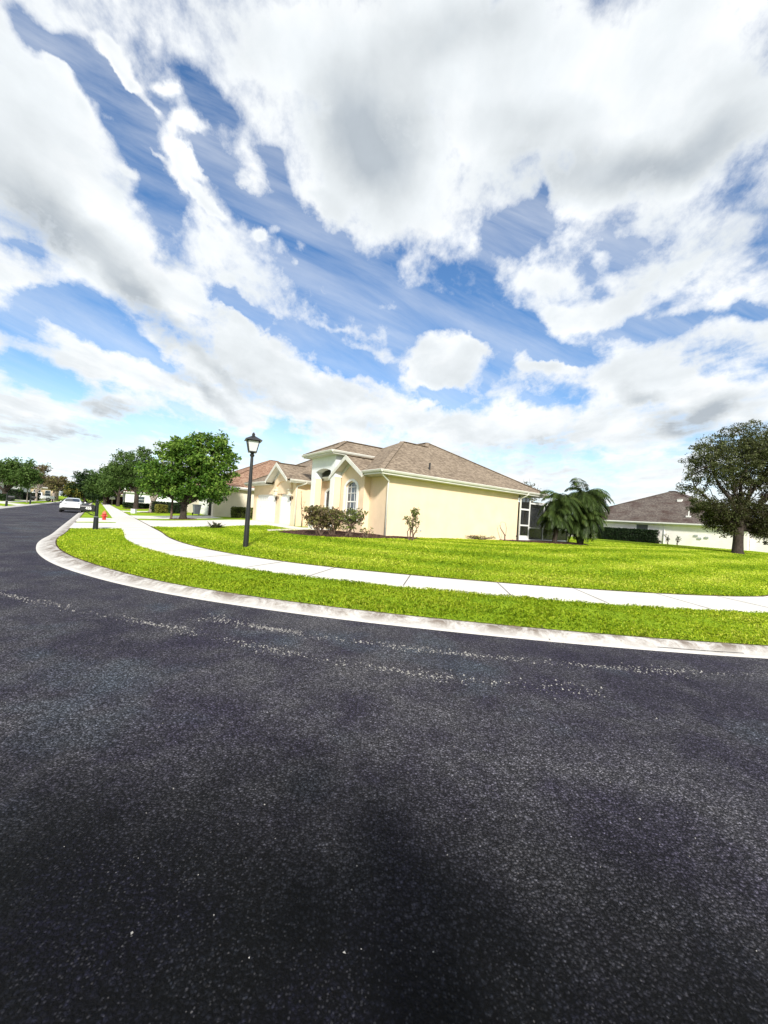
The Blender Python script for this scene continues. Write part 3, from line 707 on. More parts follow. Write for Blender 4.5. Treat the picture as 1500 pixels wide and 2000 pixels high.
# ------------------------------------------------------------------ other houses
def hip_house(name, label, t0, t1, s0, s1, zb, ze, pitch, over, wallm, roofm, wins=(), doors=(), gut='trim', ridge=None, cat='house'):
    """rectangular hip roofed house; wins: (face, a0, a1, z0, z1) with face in 's0','s1','t0','t1'"""
    h = house_empty(name, label); h['category'] = cat
    w = MB(); w.box(t0, t1, s0, s1, zb-.6, ze); w.build('wall', wallm, h)
    a0, a1, b0, b1 = t0-over, t1+over, s0-over, s1+over
    hh = min(a1-a0, b1-b0)/2; zt = ze+.18+pitch*hh
    if (a1-a0) >= (b1-b0): r0, r1 = (a0+hh, (b0+b1)/2, zt), (a1-hh, (b0+b1)/2, zt)
    else: r0, r1 = ((a0+a1)/2, b0+hh, zt), ((a0+a1)/2, b1-hh, zt)
    z = ze+.18; c = [(a0, b0, z), (a1, b0, z), (a1, b1, z), (a0, b1, z)]
    r = MB()
    if (a1-a0) >= (b1-b0):
        r.poly([c[0], c[1], r1, r0]); r.poly([c[1], c[2], r1]); r.poly([c[2], c[3], r0, r1]); r.poly([c[3], c[0], r0])
    else:
        r.poly([c[0], c[1], r0]); r.poly([c[1], c[2], r1, r0]); r.poly([c[2], c[3], r1]); r.poly([c[3], c[0], r0, r1])
    cp = r; up = Vector((0, 0, .015))
    for p, q in ((c[0], r0), (c[3], r0), (c[1], r1 if (a1-a0) >= (b1-b0) else r0), (c[2], r1), (r0, r1)):
        if (Vector(p)-Vector(q)).length > .1: cp.beam(Vector(p)+up, Vector(q)+up, .3, .04)
    r.build('roof', roofm, h)
    f = MB()
    f.box(a0, a1, b0, b0+.04, ze-.06, z-.005); f.box(a0, a1, b1-.04, b1, ze-.06, z-.005); f.box(a0, a0+.04, b0+.04, b1-.04, ze-.06, z-.005); f.box(a1-.04, a1, b0+.04, b1-.04, ze-.06, z-.005)
    f.box(a0+.04, a1-.04, b0+.04, b1-.04, ze-.05, ze-.03)
    f.box(a0-.11, a0-.002, b0-.1, b1+.1, z-.13, z+.0); f.box(a0-.1, a1+.1, b0-.11, b0-.002, z-.13, z)
    f.build('fascia', M[gut], h)
    for face, u0, u1, z0, z1 in wins:
        fr = MB(); pn = MB(); e = .05
        if face[0] == 's':
            y = (s0-e if face == 's0' else s1); fr.box(u0-.09, u0, y, y+e, z0-.09, z1+.09); fr.box(u1, u1+.09, y, y+e, z0-.09, z1+.09); fr.box(u0, u1, y, y+e, z0-.09, z0); fr.box(u0, u1, y, y+e, z1, z1+.09); fr.box(u0, u1, y+.01, y+e, (z0+z1)/2-.03, (z0+z1)/2+.03)
            pn.box(u0, u1, y+e*.5, y+e*.8, z0, z1)
        else:
            x = (t0-e if face == 't0' else t1); fr.box(x, x+e, u0-.09, u0, z0-.09, z1+.09); fr.box(x, x+e, u1, u1+.09, z0-.09, z1+.09); fr.box(x, x+e, u0, u1, z0-.09, z0); fr.box(x, x+e, u0, u1, z1, z1+.09); fr.box(x+.01, x+e, u0, u1, (z0+z1)/2-.03, (z0+z1)/2+.03)
            pn.box(x+e*.5, x+e*.8, u0, u1, z0, z1)
        o = fr.build('window', M['trim'], h); pn.build('pane', M['glass'], o)
    for u0, u1, z1 in doors:
        d = MB(); d.box(t0-.05, t0-.005, u0, u1, zb, z1)
        n = max(2, int((u1-u0)/.6))
        for k in range(4):
            for q in range(n): d.box(t0-.065, t0-.05, u0+q*(u1-u0)/n+.06, u0+(q+1)*(u1-u0)/n-.06, zb+.08+k*.54, zb+.46+k*.54)
        d.build('garage_door', M['door'], h)
    return h
# neighbour with the terracotta roof
NB = hip_house('neighbor_house', 'cream house with terracotta orange shingle roof behind the street lamp', -2.6, 14, 24.3, 40, .6, 3.45, .5, .5, M['cream'], M['orange'], doors=[(27.6, 32.4, 2.75)])
p = MB(); p.box(-2.68, -2.61, 25.0, 27.2, .62, 2.9); p.build('entry_shade_panel', M['dark'], NB)  # flat black panel, painted in for the shade of a recessed entry
p = MB(); p.box(-2.9, -2.6, 24.2, 24.95, .3, 3.40); p.build('pilaster', M['cream'], NB)
# house behind, at the right
RH = hip_house('rear_house', 'pale stucco house with dark weathered hip roof behind the trimmed hedge', 44.6, 64.2, -5.6, 14.6, .5, 3.05, .47, .5, M['pale'], M['greyshingle'], wins=[('t0', 3.9, 5.2, 1.0, 2.85), ('t0', 9.3, 10.2, 1.9, 2.85)])
w = MB(); w.box(45.2, 60, -22, -5.65, .0, 3.05); w.build('wall', M['pale'], RH)
r = MB(); z = 3.23; r.poly([(44.7, -22, z), (44.7, -6.1, z), (49, -6.1, 5.2), (49, -22, 5.2)]); r.poly([(49, -22, 5.2), (49, -6.1, 5.2), (60, -6.1, 3.2), (60, -22, 3.2)]); r.build('roof', M['greyshingle'], RH)
f = MB(); f.box(44.58, 44.69, -22, -6.15, 3.09, 3.23); f.box(44.7, 45.2, -22, -6.15, 3.03, 3.06); f.build('fascia', M['trim'], RH)
for (tt, s_, hgt) in ((47.5, 10.6, .5), (46.9, 10.1, .3), (50.8, 2.5, .32), (50.9, .8, .25), (45.9, .1, .75)):
    zz = 3.23+.47*(tt-44.1); m = MB()
    if hgt > .4: m.lathe([(.06, zz-.2), (.06, zz+hgt), (.1, zz+hgt), (.1, zz+hgt+.05)], 10, (tt, s_)); m.box(tt-.22, tt+.22, s_-.22, s_+.22, zz-.05, zz+.14)
    else: m.box(tt-.22, tt+.22, s_-.25, s_+.25, zz-.12, zz+.22); m.box(tt-.26, tt+.2, s_-.28, s_+.28, zz+.2, zz+.25)
    m.build('roof_vent', M['trim'], RH)
m = MB(); m.tube([(44.5, 2.1, 3.05), (44.55, 2.1, 2.75), (44.52, 2.1, .6)], .05, 8); m.build('downspout', M['trim'], RH)
for y, z0 in ((-1.1, 1.75), (-1.45, 1.45), (-2.1, 1.6)):
    m = MB(); m.box(44.5, 44.6, y-.16, y+.16, z0, z0+.22); m.build('meter_box', M['grey'], RH)
# houses up the street
hip_house('white_house', 'white walled house behind the bushy oak on the far left', -42, -24.8, 92, 108, .4, 3.2, .45, .5, M['white_stucco'], M['greyshingle'], wins=[('s0', -32, -30.5, 1.2, 2.6), ('s0', -29, -27.6, 1.2, 2.6)])
LB = hip_house('two_storey_house', 'tall cream two storey house with grey roof at the end of the street', -38, -23.2, 142, 158, .5, 5.6, .45, .6, M['cream'], M['greyshingle'], wins=[('t1', 144, 145.5, 1.3, 2.7), ('t1', 148, 149.5, 3.9, 5.1), ('s0', -29, -27.6, 3.9, 5.1), ('s0', -26, -24.6, 3.9, 5.1)])
hip_house('beige_house', 'beige house with porch posts behind the white pickup', -31, -21.2, 121, 134, .5, 3.3, .45, .6, M['wall'], M['greyshingle'], wins=[('s0', -25.5, -24.2, 1.2, 2.7), ('s0', -23.2, -22.2, 1.2, 2.7)])
hip_house('far_white_house', 'white house behind the oak with dark tree trunk', -6.8, 8, 92, 104, .45, 3.4, .5, .5, M['white_stucco'], M['brownroof'], wins=[('s0', -4.5, -3.0, 1.2, 2.6)])
hip_house('brown_roof_house', 'house with low red brown roof beyond the far oak', -7.8, 5, 116, 128, .45, 2.9, .45, .6, M['cream'], M['brownroof'], wins=[('s0', -4, -2.6, 1.1, 2.4)])
hip_house('middle_white_house', 'white house wall glimpsed under the large leafy tree', -1.6, 10, 43.5, 54, .5, 3.2, .5, .5, M['white_stucco'], M['brownroof'], doors=[(45, 50, 2.6)])

# ------------------------------------------------------------------ street furniture
def street_lamp(loc, rz, label, group=None):
    L = thing('street_lamp', label, 'street lamp', loc, rz, group)
    m = MB(); m.lathe([(.098, -.1), (.095, .1), (.072, 1.6), (.05, 3.18), (.05, 3.22)], 16); m.lathe([(.05, 3.2), (.075, 3.22), (.08, 3.27), (.05, 3.31), (.085, 3.34), (.085, 3.36)], 16); m.build('pole', M['black'], L, smooth=False)
    # tapered four sided lantern
    zb, zt, rb, rt = 3.37, 3.76, .125, .20
    c = MB(); c.box(-rb-.015, rb+.015, -rb-.015, rb+.015, zb-.02, zb+.02)
    for sx in (1, -1):
        for sy in (1, -1): c.beam((sx*rb, sy*rb, zb), (sx*rt, sy*rt, zt), .022, .022)
    for k in range(4):
        a = [(rt, -rt), (rt, rt), (-rt, rt), (-rt, -rt)]; c.beam((*a[k], zt), (*a[(k+1) % 4], zt), .03, .03)
    c.build('lantern_frame', M['black'], L)
    gl = MB(); q = lambda r_, z: [(-r_, -r_, z), (r_, -r_, z), (r_, r_, z), (-r_, r_, z)]
    gl.add(q(rb-.008, zb+.02)+q(rt-.01, zt), [(0, 1, 5, 4), (1, 2, 6, 5), (2, 3, 7, 6), (3, 0, 4, 7), (0, 3, 2, 1), (4, 5, 6, 7)]); gl.build('lantern_glass', M['lampglass'], L)
    rf = MB(); ro = .285
    rf.add(q(ro, zt+.005)+q(ro-.01, zt+.03)+q(.075, zt+.16)+q(.05, zt+.18), [(3, 2, 1, 0)]+[(i+4*k, (i+1) % 4+4*k, (i+1) % 4+4*k+4, i+4*k+4) for k in range(3) for i in range(4)]+[(12, 13, 14, 15)])
    rf.lathe([(.05, zt+.17), (.055, zt+.25), (.035, zt+.27), (.03, zt+.30)], 10); rf.build('lantern_roof', M['black'], L)
    return L
lamp = street_lamp((-4.79, 13.75, .22), R(25), 'black lamp post with four sided lantern standing on the lawn beside the sidewalk', 'street lamps')
copy_thing(lamp, (-51.4, 77.1, .24), R(10), 'distant thin lamp post under the oak far up the sidewalk')
def mailbox(loc, rz, label, number=None, flag=True):
    """local -x points to the street"""
    mbx = thing('mailbox', label, 'mailbox', loc, rz, 'black post mailboxes')
    m = MB(); m.lathe([(.115, -.1), (.11, .05), (.095, .55), (.10, .58), (.075, .60), (.07, 1.18), (.085, 1.19), (.085, 1.22), (.06, 1.24), (.035, 1.26), (.055, 1.30), (.06, 1.34), (.04, 1.38), (.012, 1.40)], 14); m.build('post', M['darkgreen'], mbx, smooth=False)
    b = MB(); prof = [(-.13, .86), (.13, .86), (.13, 1.03), (.115, 1.08), (.07, 1.115), (0, 1.125), (-.07, 1.115), (-.115, 1.08), (-.13, 1.03)]
    b.slab([(-.08, y, z) for y, z in prof], (-.52, 0, 0)); b.slab([(-.60, y*1.05, .995+(z-.995)*1.05) for y, z in prof], (-.02, 0, 0)); b.build('box', M['black'], mbx, bevel=.006)
    a = MB(); a.box(-.58, -.06, -.05, .05, .82, .86); a.tube([(-.30, 0, .82), (-.28, 0, .72), (-.20, 0, .66), (-.12, 0, .70), (-.11, 0, .77), (-.17, 0, .79)], .012, 6); a.tube([(-.45, 0, .82), (-.07, 0, .62)], .016, 6); a.build('bracket', M['black'], mbx)
    if flag:
        f_ = MB(); f_.box(-.2, -.1, -.147, -.137, 1.0, 1.16); f_.build('flag', M['black'], mbx)
    if number:
        cu = bpy.data.curves.new('house_number', 'FONT'); cu.body = number; cu.size = .15; cu.extrude = .002; cu.align_x = 'CENTER'; cu.align_y = 'CENTER'
        cu.offset = .004; cu.materials.append(M['trim']); tmp = bpy.data.objects.new('tmp', cu); me_ = bpy.data.meshes.new_from_object(tmp); bpy.data.objects.remove(tmp); o = bpy.data.objects.new('house_number', me_); COL.objects.link(o); o.parent = mbx; o.location = (-.30, -.134, .965); o.rotation_euler = (R(90), 0, 0)
    s_ = MB(); s_.lathe([(.098, .585), (.098, .60)], 14); s_.build('collar', M['grey'], mbx)
    return mbx
mailbox((-13.44, 18.25, .13), R(30), 'black post mailbox with white number 458 beside the driveway apron', '458')
for (px, py), lb in (((-41.0, 42.6), 'black mailbox post on the left kerb nearest the photo edge'), ((-52.1, 57.6), 'black mailbox post on the left kerb with pale sapling just behind'), ((-71.5, 87.5), 'smallest black mailbox post beside the parked white car up the left kerb')):
    t_, s__ = w2l(px, py); x, y = l2w(-19.9, s__); mailbox((x, y, .1), R(36+180), lb)
# fire hydrant
hy = thing('fire_hydrant', 'red fire hydrant with orange red cap on the grass verge', 'fire hydrant', (-18.76, 26.2, .13), R(30))
m = MB(); m.lathe([(.15, -.03), (.15, .03), (.105, .05), (.105, .40), (.135, .41), (.135, .45)], 16); m.build('barrel', M['red'], hy, smooth=False)
m = MB(); m.lathe([(.125, .45), (.115, .52), (.08, .58), (.03, .61), (.03, .66), (.0, .66)], 16); m.build('bonnet', M['redcap'], hy)
for d, rr in (((0, -1), .07), ((1, 0), .055), ((-1, 0), .055)):
    m = MB(); m.tube([(d[0]*.09, d[1]*.09, .31), (d[0]*.17, d[1]*.17, .31), (d[0]*.175, d[1]*.175, .31), (d[0]*.2, d[1]*.2, .31)], [rr, rr, rr*.5, rr*.5], 10); m.build('outlet_cap', M['red'], hy)
# white utility box
ub = MB(); ub.box(-.22, .22, -.18, .18, -.05, .42); ub.box(-.24, .24, -.2, .2, .42, .48); o = ub.build('utility_box', M['white_plate'], None, bevel=.02, loc=(-27.2, 42.4, .2)); tag(o, 'small white utility pedestal on the grass beside the sidewalk', 'utility box')
# pale topped garden post far along the sidewalk
gp_ = thing('garden_post', 'white domed garden post standing far along the sidewalk', 'garden post', (-65.5, 93.7, .2))
m = MB(); m.lathe([(.16, -.1), (.14, 1.3), (.2, 1.32)], 8); m.build('post', M['palebark'], gp_)
m = MB(); m.lathe([(.55, 1.32), (.62, 1.5), (.5, 1.9), (.25, 2.15), (.02, 2.2)], 12); m.build('dome', M['trim'], gp_)
# wheeled bin standing by the neighbour's shaded entry
wb = thing('wheeled_bin', 'pale grey wheeled bin standing by the shaded entry of the cream house', 'bin', (*l2w(-3.9, 26.6), .55), R(40))
m = MB(); m.add([(-.25,-.27,.1),(.25,-.27,.1),(.25,.27,.1),(-.25,.27,.1),(-.32,-.36,1.0),(.32,-.36,1.0),(.32,.36,1.0),(-.32,.36,1.0)], [(0,3,2,1),(4,5,6,7),(0,1,5,4),(1,2,6,5),(2,3,7,6),(3,0,4,7)]); m.build('body', M['grey'], wb, bevel=.03)
m = MB(); m.box(-.35, .35, -.4, .38, 1.0, 1.07); m.tube([(-.3, .42, 1.0), (.3, .42, 1.0)], .02, 6); m.build('lid', M['grey'], wb, bevel=.02)
for sx in (-1, 1):
    m = MB(); m.tube([(sx*.27, .25, .12), (sx*.33, .25, .12)], .13, 12); m.build('wheel', M['tyre'], wb)
# sprinkler / garden light by the house
gl_ = thing('garden_light', 'small dark garden light in the bed beside the screened porch', 'garden light', (*l2w(10.6, -.45), .6))
m = MB(); m.tube([(0, 0, -.05), (0, 0, .28)], .012, 6); m.build('stake', M['black'], gl_)
m = MB(); m.lathe([(.03, .26), (.07, .28), (.06, .36), (.02, .40)], 8); m.build('lamp_shade', M['brass'], gl_)

# ------------------------------------------------------------------ vehicles
def car_body(secs, half):
    """secs: list of (y, [ (x,z) ...]) half sections from the keel outwards and up to the roof centre; mirrored"""
    V = []; F = []; n = len(secs[0][1]); 
    full = 2*n
    for y, p in secs:
        V += [(x, y, z) for x, z in p]+[(-x, y, z) for x, z in reversed(p)]
    for i in range(len(secs)-1):
        for k in range(full):
            a = i*full+k; b = i*full+(k+1) % full; F.append((a, b, b+full, a+full))
    F.append(tuple(range(full-1, -1, -1))); F.append(tuple((len(secs)-1)*full+k for k in range(full)))
    return V, F
def wheel(parent, x, y, r, w_):
    m = MB(); m.tube([(x-w_/2, y, r), (x-w_/2+.02, y, r), (x+w_/2-.02, y, r), (x+w_/2, y, r)], [r-.025, r, r, r-.025], 24); wh = m.build('wheel', M['tyre'], parent)
    s_ = 1 if x > 0 else -1; m = MB(); xx = x+s_*(w_/2); m.tube([(xx-s_*.02, y, r), (xx+s_*.006, y, r)], [r*.62, r*.6], 20)
    for k in range(5):
        a = k*2*math.pi/5; m.beam((xx+s_*.012, y, r), (xx+s_*.012, y+math.cos(a)*r*.55, r+math.sin(a)*r*.55), .012, .05, (1, 0, 0))
    m.build('rim', M['rim'], wh); return wh
cx, cy = l2w(-13.95, 32.6)
car = thing('parked_car', 'white low car parked at the kerb seen from behind', 'car', (cx, cy, .01), TH)
secs = []
for y, wv, zlow, belt, roofz, rw in [(0.0, .80, .45, .80, .92, .60), (.06, .88, .36, .86, .985, .66), (.22, .93, .24, .90, 1.03, .68), (.50, .95, .2, .92, 1.07, .68), (.85, .96, .2, .93, 1.19, .64), (1.3, .96, .2, .93, 1.34, .60), (1.9, .96, .2, .92, 1.43, .58), (2.5, .96, .2, .91, 1.44, .57), (3.0, .95, .2, .90, 1.34, .58), (3.6, .95, .2, .89, 1.04, .64), (4.1, .93, .22, .82, .93, .62), (4.5, .86, .28, .68, .80, .55), (4.68, .7, .36, .55, .62, .45)]:
    secs.append((y, [(0, zlow), (wv*.82, zlow), (wv*.97, zlow+.1), (wv, zlow+.28 if zlow < .4 else zlow+.15), (wv*.985, belt-.12), (wv*.93, belt), (rw+.05, belt+(roofz-belt)*.62), (rw, roofz-.035), (rw*.75, roofz), (0, roofz+.012)]))
V, F = car_body(secs, True); m = MB(); m.add(V, F); bo = m.build('body', M['carwhite'], car, smooth=True)
b_ = bo.modifiers.new('smooth', 'SUBSURF'); b_.levels = 1; b_.render_levels = 2
# rear screen, side glass, rear lamps, bumper
m = MB(); rowz = [(.47, 1.085, .50), (.70, 1.155, .52), (1.0, 1.265, .51), (1.28, 1.355, .48)]
vs = []
for y, z_, hw_ in rowz: vs += [(-hw_*1.1, y, z_-.012), (-hw_*.6, y-.02, z_+.016), (0, y-.03, z_+.024), (hw_*.6, y-.02, z_+.016), (hw_*1.1, y, z_-.012)]
m.add(vs, [(i*5+k, i*5+k+1, (i+1)*5+k+1, (i+1)*5+k) for i in range(3) for k in range(4)]); m.build('rear_window', M['carglass'], car, smooth=True)
for sx in (-1, 1):
    m = MB(); m.add([(sx*.97, 1.0, .95), (sx*.97, 3.5, .93), (sx*.66, 2.95, 1.30), (sx*.62, 2.3, 1.41), (sx*.64, 1.5, 1.36)], [(0, 1, 2, 3, 4)]); m.build('side_window', M['carglass'], car)
    m = MB(); m.slab([(sx*.28, -.03, .90), (sx*.50, -.015, .935), (sx*.86, .06, .93), (sx*.90, .10, .87), (sx*.52, .0, .86)], (0, .12, 0)); m.build('tail_light', M['carblack'], car)
    m = MB(); m.box(sx*.98-.07, sx*.98+.07, 3.05, 3.22, .95, 1.08); m.build('mirror', M['carwhite'], car, bevel=.03)
m = MB(); m.slab([(-.86, -.03, .26), (.86, -.03, .26), (.90, -.02, .40), (.66, -.045, .50), (-.66, -.045, .50), (-.90, -.02, .40)], (0, .3, 0)); m.build('bumper', M['carblack'], car, bevel=.02)
m = MB(); m.box(-.26, .26, -.035, -.005, .62, .74); m.build('number_plate', M['trim'], car)
for sx in (-1, 1):
    for y in (.92, 3.72): wheel(car, sx*.83, y, .335, .23)
# pickup on a driveway across the street; local +y is its front
px, py = l2w(-19.5, 96.0)
pk = thing('pickup_truck', 'white pickup truck with dark windows parked on the left driveway', 'pickup truck', (px, py, .18), TH+R(90))
m = MB(); m.box(-.98, .98, 0, 2.0, .55, 1.12); m.box(-.98, .98, 2.0, 5.7, .5, 1.1); m.box(-.90, .90, .1, 1.95, 1.12, 1.15)
m.add([(-.93, 2.0, 1.1), (.93, 2.0, 1.1), (.93, 4.5, 1.1), (-.93, 4.5, 1.1), (-.76, 2.1, 1.84), (.76, 2.1, 1.84), (.76, 3.7, 1.84), (-.76, 3.7, 1.84)], [(0, 3, 2, 1), (4, 5, 6, 7), (0, 1, 5, 4), (1, 2, 6, 5), (2, 3, 7, 6), (3, 0, 4, 7)]); m.build('body', M['carwhite'], pk, bevel=.06)
for sx in (-1, 1):
    m = MB(); m.slab([(sx*.945, 2.2, 1.18), (sx*.945, 4.1, 1.18), (sx*.805, 3.55, 1.74), (sx*.805, 2.25, 1.74)], (sx*.01, 0, 0)); m.build('side_window', M['carglass'], pk)
    for y in (1.05, 4.75): wheel(pk, sx*.86, y, .40, .26)
    m = MB(); m.box(sx*.9-.07, sx*.9+.07, -.03, .0, .75, 1.05); m.build('tail_light', M['lens'], pk)
m = MB(); m.box(-.95, .95, -.12, -.001, .45, .62); m.build('bumper', M['rim'], pk)
m = MB(); m.box(-.3, .3, -.02, -.004, .78, .9); m.build('number_plate', M['grey'], pk)
m = MB(); m.slab([(-.72, 2.02, 1.2), (.72, 2.02, 1.2), (.62, 2.07, 1.72), (-.62, 2.07, 1.72)], (0, -.02, 0)); m.build('rear_window', M['carglass'], pk)

# ------------------------------------------------------------------ vegetation
def leaves(cent, rad, n, size, aspect=.5, tone_c=.5, up=.35, squash=.8, droop=0.):
    """n leaf quads round each clump centre -> faces, tones"""
    K = len(cent); N = K*n
    d = rng.normal(size=(N, 3)); d /= np.linalg.norm(d, axis=1)[:, None]
    rr = rng.random(N)**.45
    c = np.repeat(cent, n, 0); rd = np.repeat(rad, n)
    off = d*(rr*rd)[:, None]; off[:, 2] *= squash
    p = c+off
    nrm = rng.normal(size=(N, 3))*.8+d*.5; nrm[:, 2] += up; nrm /= np.linalg.norm(nrm, axis=1)[:, None]
    ax = rng.normal(size=(N, 3)); ax[:, 2] -= droop; ax -= nrm*(ax*nrm).sum(1)[:, None]; ax /= np.linalg.norm(ax, axis=1)[:, None]
    sd = np.cross(nrm, ax); L = size*rng.uniform(.65, 1.35, N)[:, None]; Wd = L*aspect
    bend = nrm*(L*.12)
    V = np.stack([p-ax*L*.5, p+sd*Wd*.5-bend*.3, p+ax*L*.5-bend, p-sd*Wd*.5-bend*.3], 1)
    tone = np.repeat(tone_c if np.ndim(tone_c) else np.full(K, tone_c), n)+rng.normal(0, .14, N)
    return V, tone
def lobes_to_clumps(lobes, dens, cr, seed):
    r_ = np.random.default_rng(seed); C_ = []; Rd = []; Tn = []
    for lb in lobes:
        (x, y, z, rx, ry, rz) = lb[:6]; tn_ = lb[6] if len(lb) > 6 else .5; dn = lb[7] if len(lb) > 7 else 1.
        n = max(3, int(dens*dn*(rx*ry*rz)**.72))
        d = r_.normal(size=(n, 3)); d /= np.linalg.norm(d, axis=1)[:, None]; q = r_.random(n)**.42
        q *= 1+.16*np.sin(d[:, 0]*5+z)*np.cos(d[:, 2]*6+x)
        C_.append(np.stack([x+d[:, 0]*q*rx, y+d[:, 1]*q*ry, z+d[:, 2]*q*rz], 1)); Rd.append(cr*r_.uniform(.55, 1.3, n)); Tn.append(np.clip(tn_+r_.normal(0, .16, n), 0, 1))
    return np.concatenate(C_), np.concatenate(Rd), np.concatenate(Tn)
def limb(mb, p, q, r0, r1, n=6, wob=.12, k=5, sag=0.):
    p = Vector(p); q = Vector(q); L = (q-p).length; pts = []
    for i in range(k+1):
        f = i/k; w_ = math.sin(f*math.pi)*wob*L
        pts.append(p.lerp(q, f)+Vector((random.uniform(-1, 1)*w_*.5, random.uniform(-1, 1)*w_*.5, w_*.6*(1 if sag == 0 else sag))))
    pts[0] = p; pts[-1] = q
    mb.tube(pts, [r0+(r1-r0)*i/k for i in range(k+1)], n)
    return pts
def tree(name, label, loc, lobes, fork, rt, leafm, barkm, dens=14, cr=.55, n=26, size=.16, aspect=.5, seed=1, group=None, twigs=1., cat='tree', lean=(0, 0), up=.35, extra=0, droop=0., subs=3, flare=1.5):
    random.seed(seed); T_ = thing(name, label, cat, loc, 0, group)
    C_, Rd, Tn = lobes_to_clumps(lobes, dens, cr, seed)
    V, tone = leaves(C_, Rd, n, size, aspect, Tn, up, droop=droop)
    np_mesh('crown', V, 4, leafm, tone, T_)
    m = MB(); f = Vector((lean[0], lean[1], fork))
    m.tube([(0, 0, -.25), (0, 0, .0), (lean[0]*.1, lean[1]*.1, .25), (lean[0]*.4, lean[1]*.4, fork*.5), f], [rt*flare*1.1, rt*flare, rt*1.08, rt*.95, rt*.9], 10)
    for lb in lobes:
        c = Vector(lb[:3]); c.z -= lb[5]*.25
        pts = limb(m, f+Vector((0, 0, -.1)), c, rt*.55, rt*.17, 6, .10)
        lc = [i for i in range(len(C_)) if abs(C_[i][0]-lb[0]) <= lb[3]*1.2 and abs(C_[i][2]-lb[2]) <= lb[5]*1.2]
        random.shuffle(lc)
        for i in lc[:int(8*twigs)]:
            limb(m, pts[random.randint(2, 5)], C_[i], rt*.16, rt*.03, 4, .12, 4)
    for k in range(extra):   # bare twigs poking out
        lb = random.choice(lobes); a = random.uniform(-1, 1); c = Vector((lb[0]+a*lb[3]*.7, lb[1], lb[2]+lb[5]*.5)); limb(m, c, c+Vector((random.uniform(-.6, .6), 0, random.uniform(.8, 1.8)*lb[5]*.6)), .03, .008, 4, .1, 4)
    m.build('trunk', barkm, T_, smooth=True)
    return T_
# right hand tree on the lawn
tree('lawn_tree', 'tall olive brown tree with short thick trunk on the right of the lawn', (29.3, 32.1, .42),
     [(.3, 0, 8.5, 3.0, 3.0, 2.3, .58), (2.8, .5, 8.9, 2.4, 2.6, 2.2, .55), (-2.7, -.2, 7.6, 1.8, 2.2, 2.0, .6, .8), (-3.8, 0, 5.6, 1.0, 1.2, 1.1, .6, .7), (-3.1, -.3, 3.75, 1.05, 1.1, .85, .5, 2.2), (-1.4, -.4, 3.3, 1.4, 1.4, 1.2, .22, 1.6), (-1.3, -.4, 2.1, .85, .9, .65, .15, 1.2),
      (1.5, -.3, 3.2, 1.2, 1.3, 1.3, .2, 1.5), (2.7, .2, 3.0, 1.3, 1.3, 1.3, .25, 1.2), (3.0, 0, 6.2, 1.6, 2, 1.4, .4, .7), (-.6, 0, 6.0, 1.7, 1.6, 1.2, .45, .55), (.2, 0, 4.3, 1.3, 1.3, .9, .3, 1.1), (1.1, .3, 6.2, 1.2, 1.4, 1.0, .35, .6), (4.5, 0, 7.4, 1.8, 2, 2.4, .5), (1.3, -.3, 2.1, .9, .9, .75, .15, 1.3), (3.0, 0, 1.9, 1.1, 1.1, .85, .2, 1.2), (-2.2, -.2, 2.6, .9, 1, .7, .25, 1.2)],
     2.2, .36, M['leaf_olive'], M['bark'], dens=40, cr=.42, n=46, size=.165, aspect=.40, seed=5, twigs=1.2, droop=.5, up=.1)
# big broad leaved tree
tree('broadleaf_tree', 'large bright green broad leaved tree on the grass strip between two driveways', (-16.5, 32.1, .3),
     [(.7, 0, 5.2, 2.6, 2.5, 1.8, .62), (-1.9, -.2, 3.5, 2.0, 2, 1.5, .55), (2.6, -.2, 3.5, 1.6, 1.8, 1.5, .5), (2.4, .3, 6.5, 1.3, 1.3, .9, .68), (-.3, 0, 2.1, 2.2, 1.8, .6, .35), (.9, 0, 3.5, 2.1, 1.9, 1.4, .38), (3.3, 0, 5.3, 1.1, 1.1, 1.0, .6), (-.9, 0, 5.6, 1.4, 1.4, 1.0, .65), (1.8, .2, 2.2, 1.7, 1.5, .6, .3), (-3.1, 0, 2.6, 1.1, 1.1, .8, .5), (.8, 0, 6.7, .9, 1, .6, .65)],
     1.3, .25, M['leaf_broad'], M['bark'], dens=28, cr=.46, n=34, size=.23, aspect=.62, seed=9, up=.8, extra=5)
ring_bed(-16.5, 32.1, .95)
tree('thin_tree', 'slim young tree with thin straight trunk left of the large broad leaved tree', (-17.8, 32.7, .28), [(.0, .2, 3.2, .9, .9, .9, .5), (-.3, 0, 2.5, .7, .7, .5, .45)], 1.6, .085, M['leaf_broad'], M['twig'], dens=24, cr=.35, n=16, size=.24, aspect=.6, seed=12, flare=1.15)
tree('bare_branch_tree', 'grey green tree with bare pale branches behind the large leafy tree', (-27.76, 46.7, .3),
     [(1.1, 0, 5.3, 1.7, 1.8, 1.7, .55, .7), (0, 0, 3.0, 1.4, 1.4, 1.1, .4, 1.2), (2.4, .3, 5.9, 1.4, 1.4, 1.0, .55, .6), (-.8, 0, 4.2, 1.2, 1.2, 1.0, .5)], 1.2, .34, M['leaf_pale'], M['palebark'], dens=17, cr=.45, n=20, size=.22, seed=21, extra=22, twigs=1.6)
ring_bed(-27.76, 46.7, 1.2)
OAKS = 'street oaks'
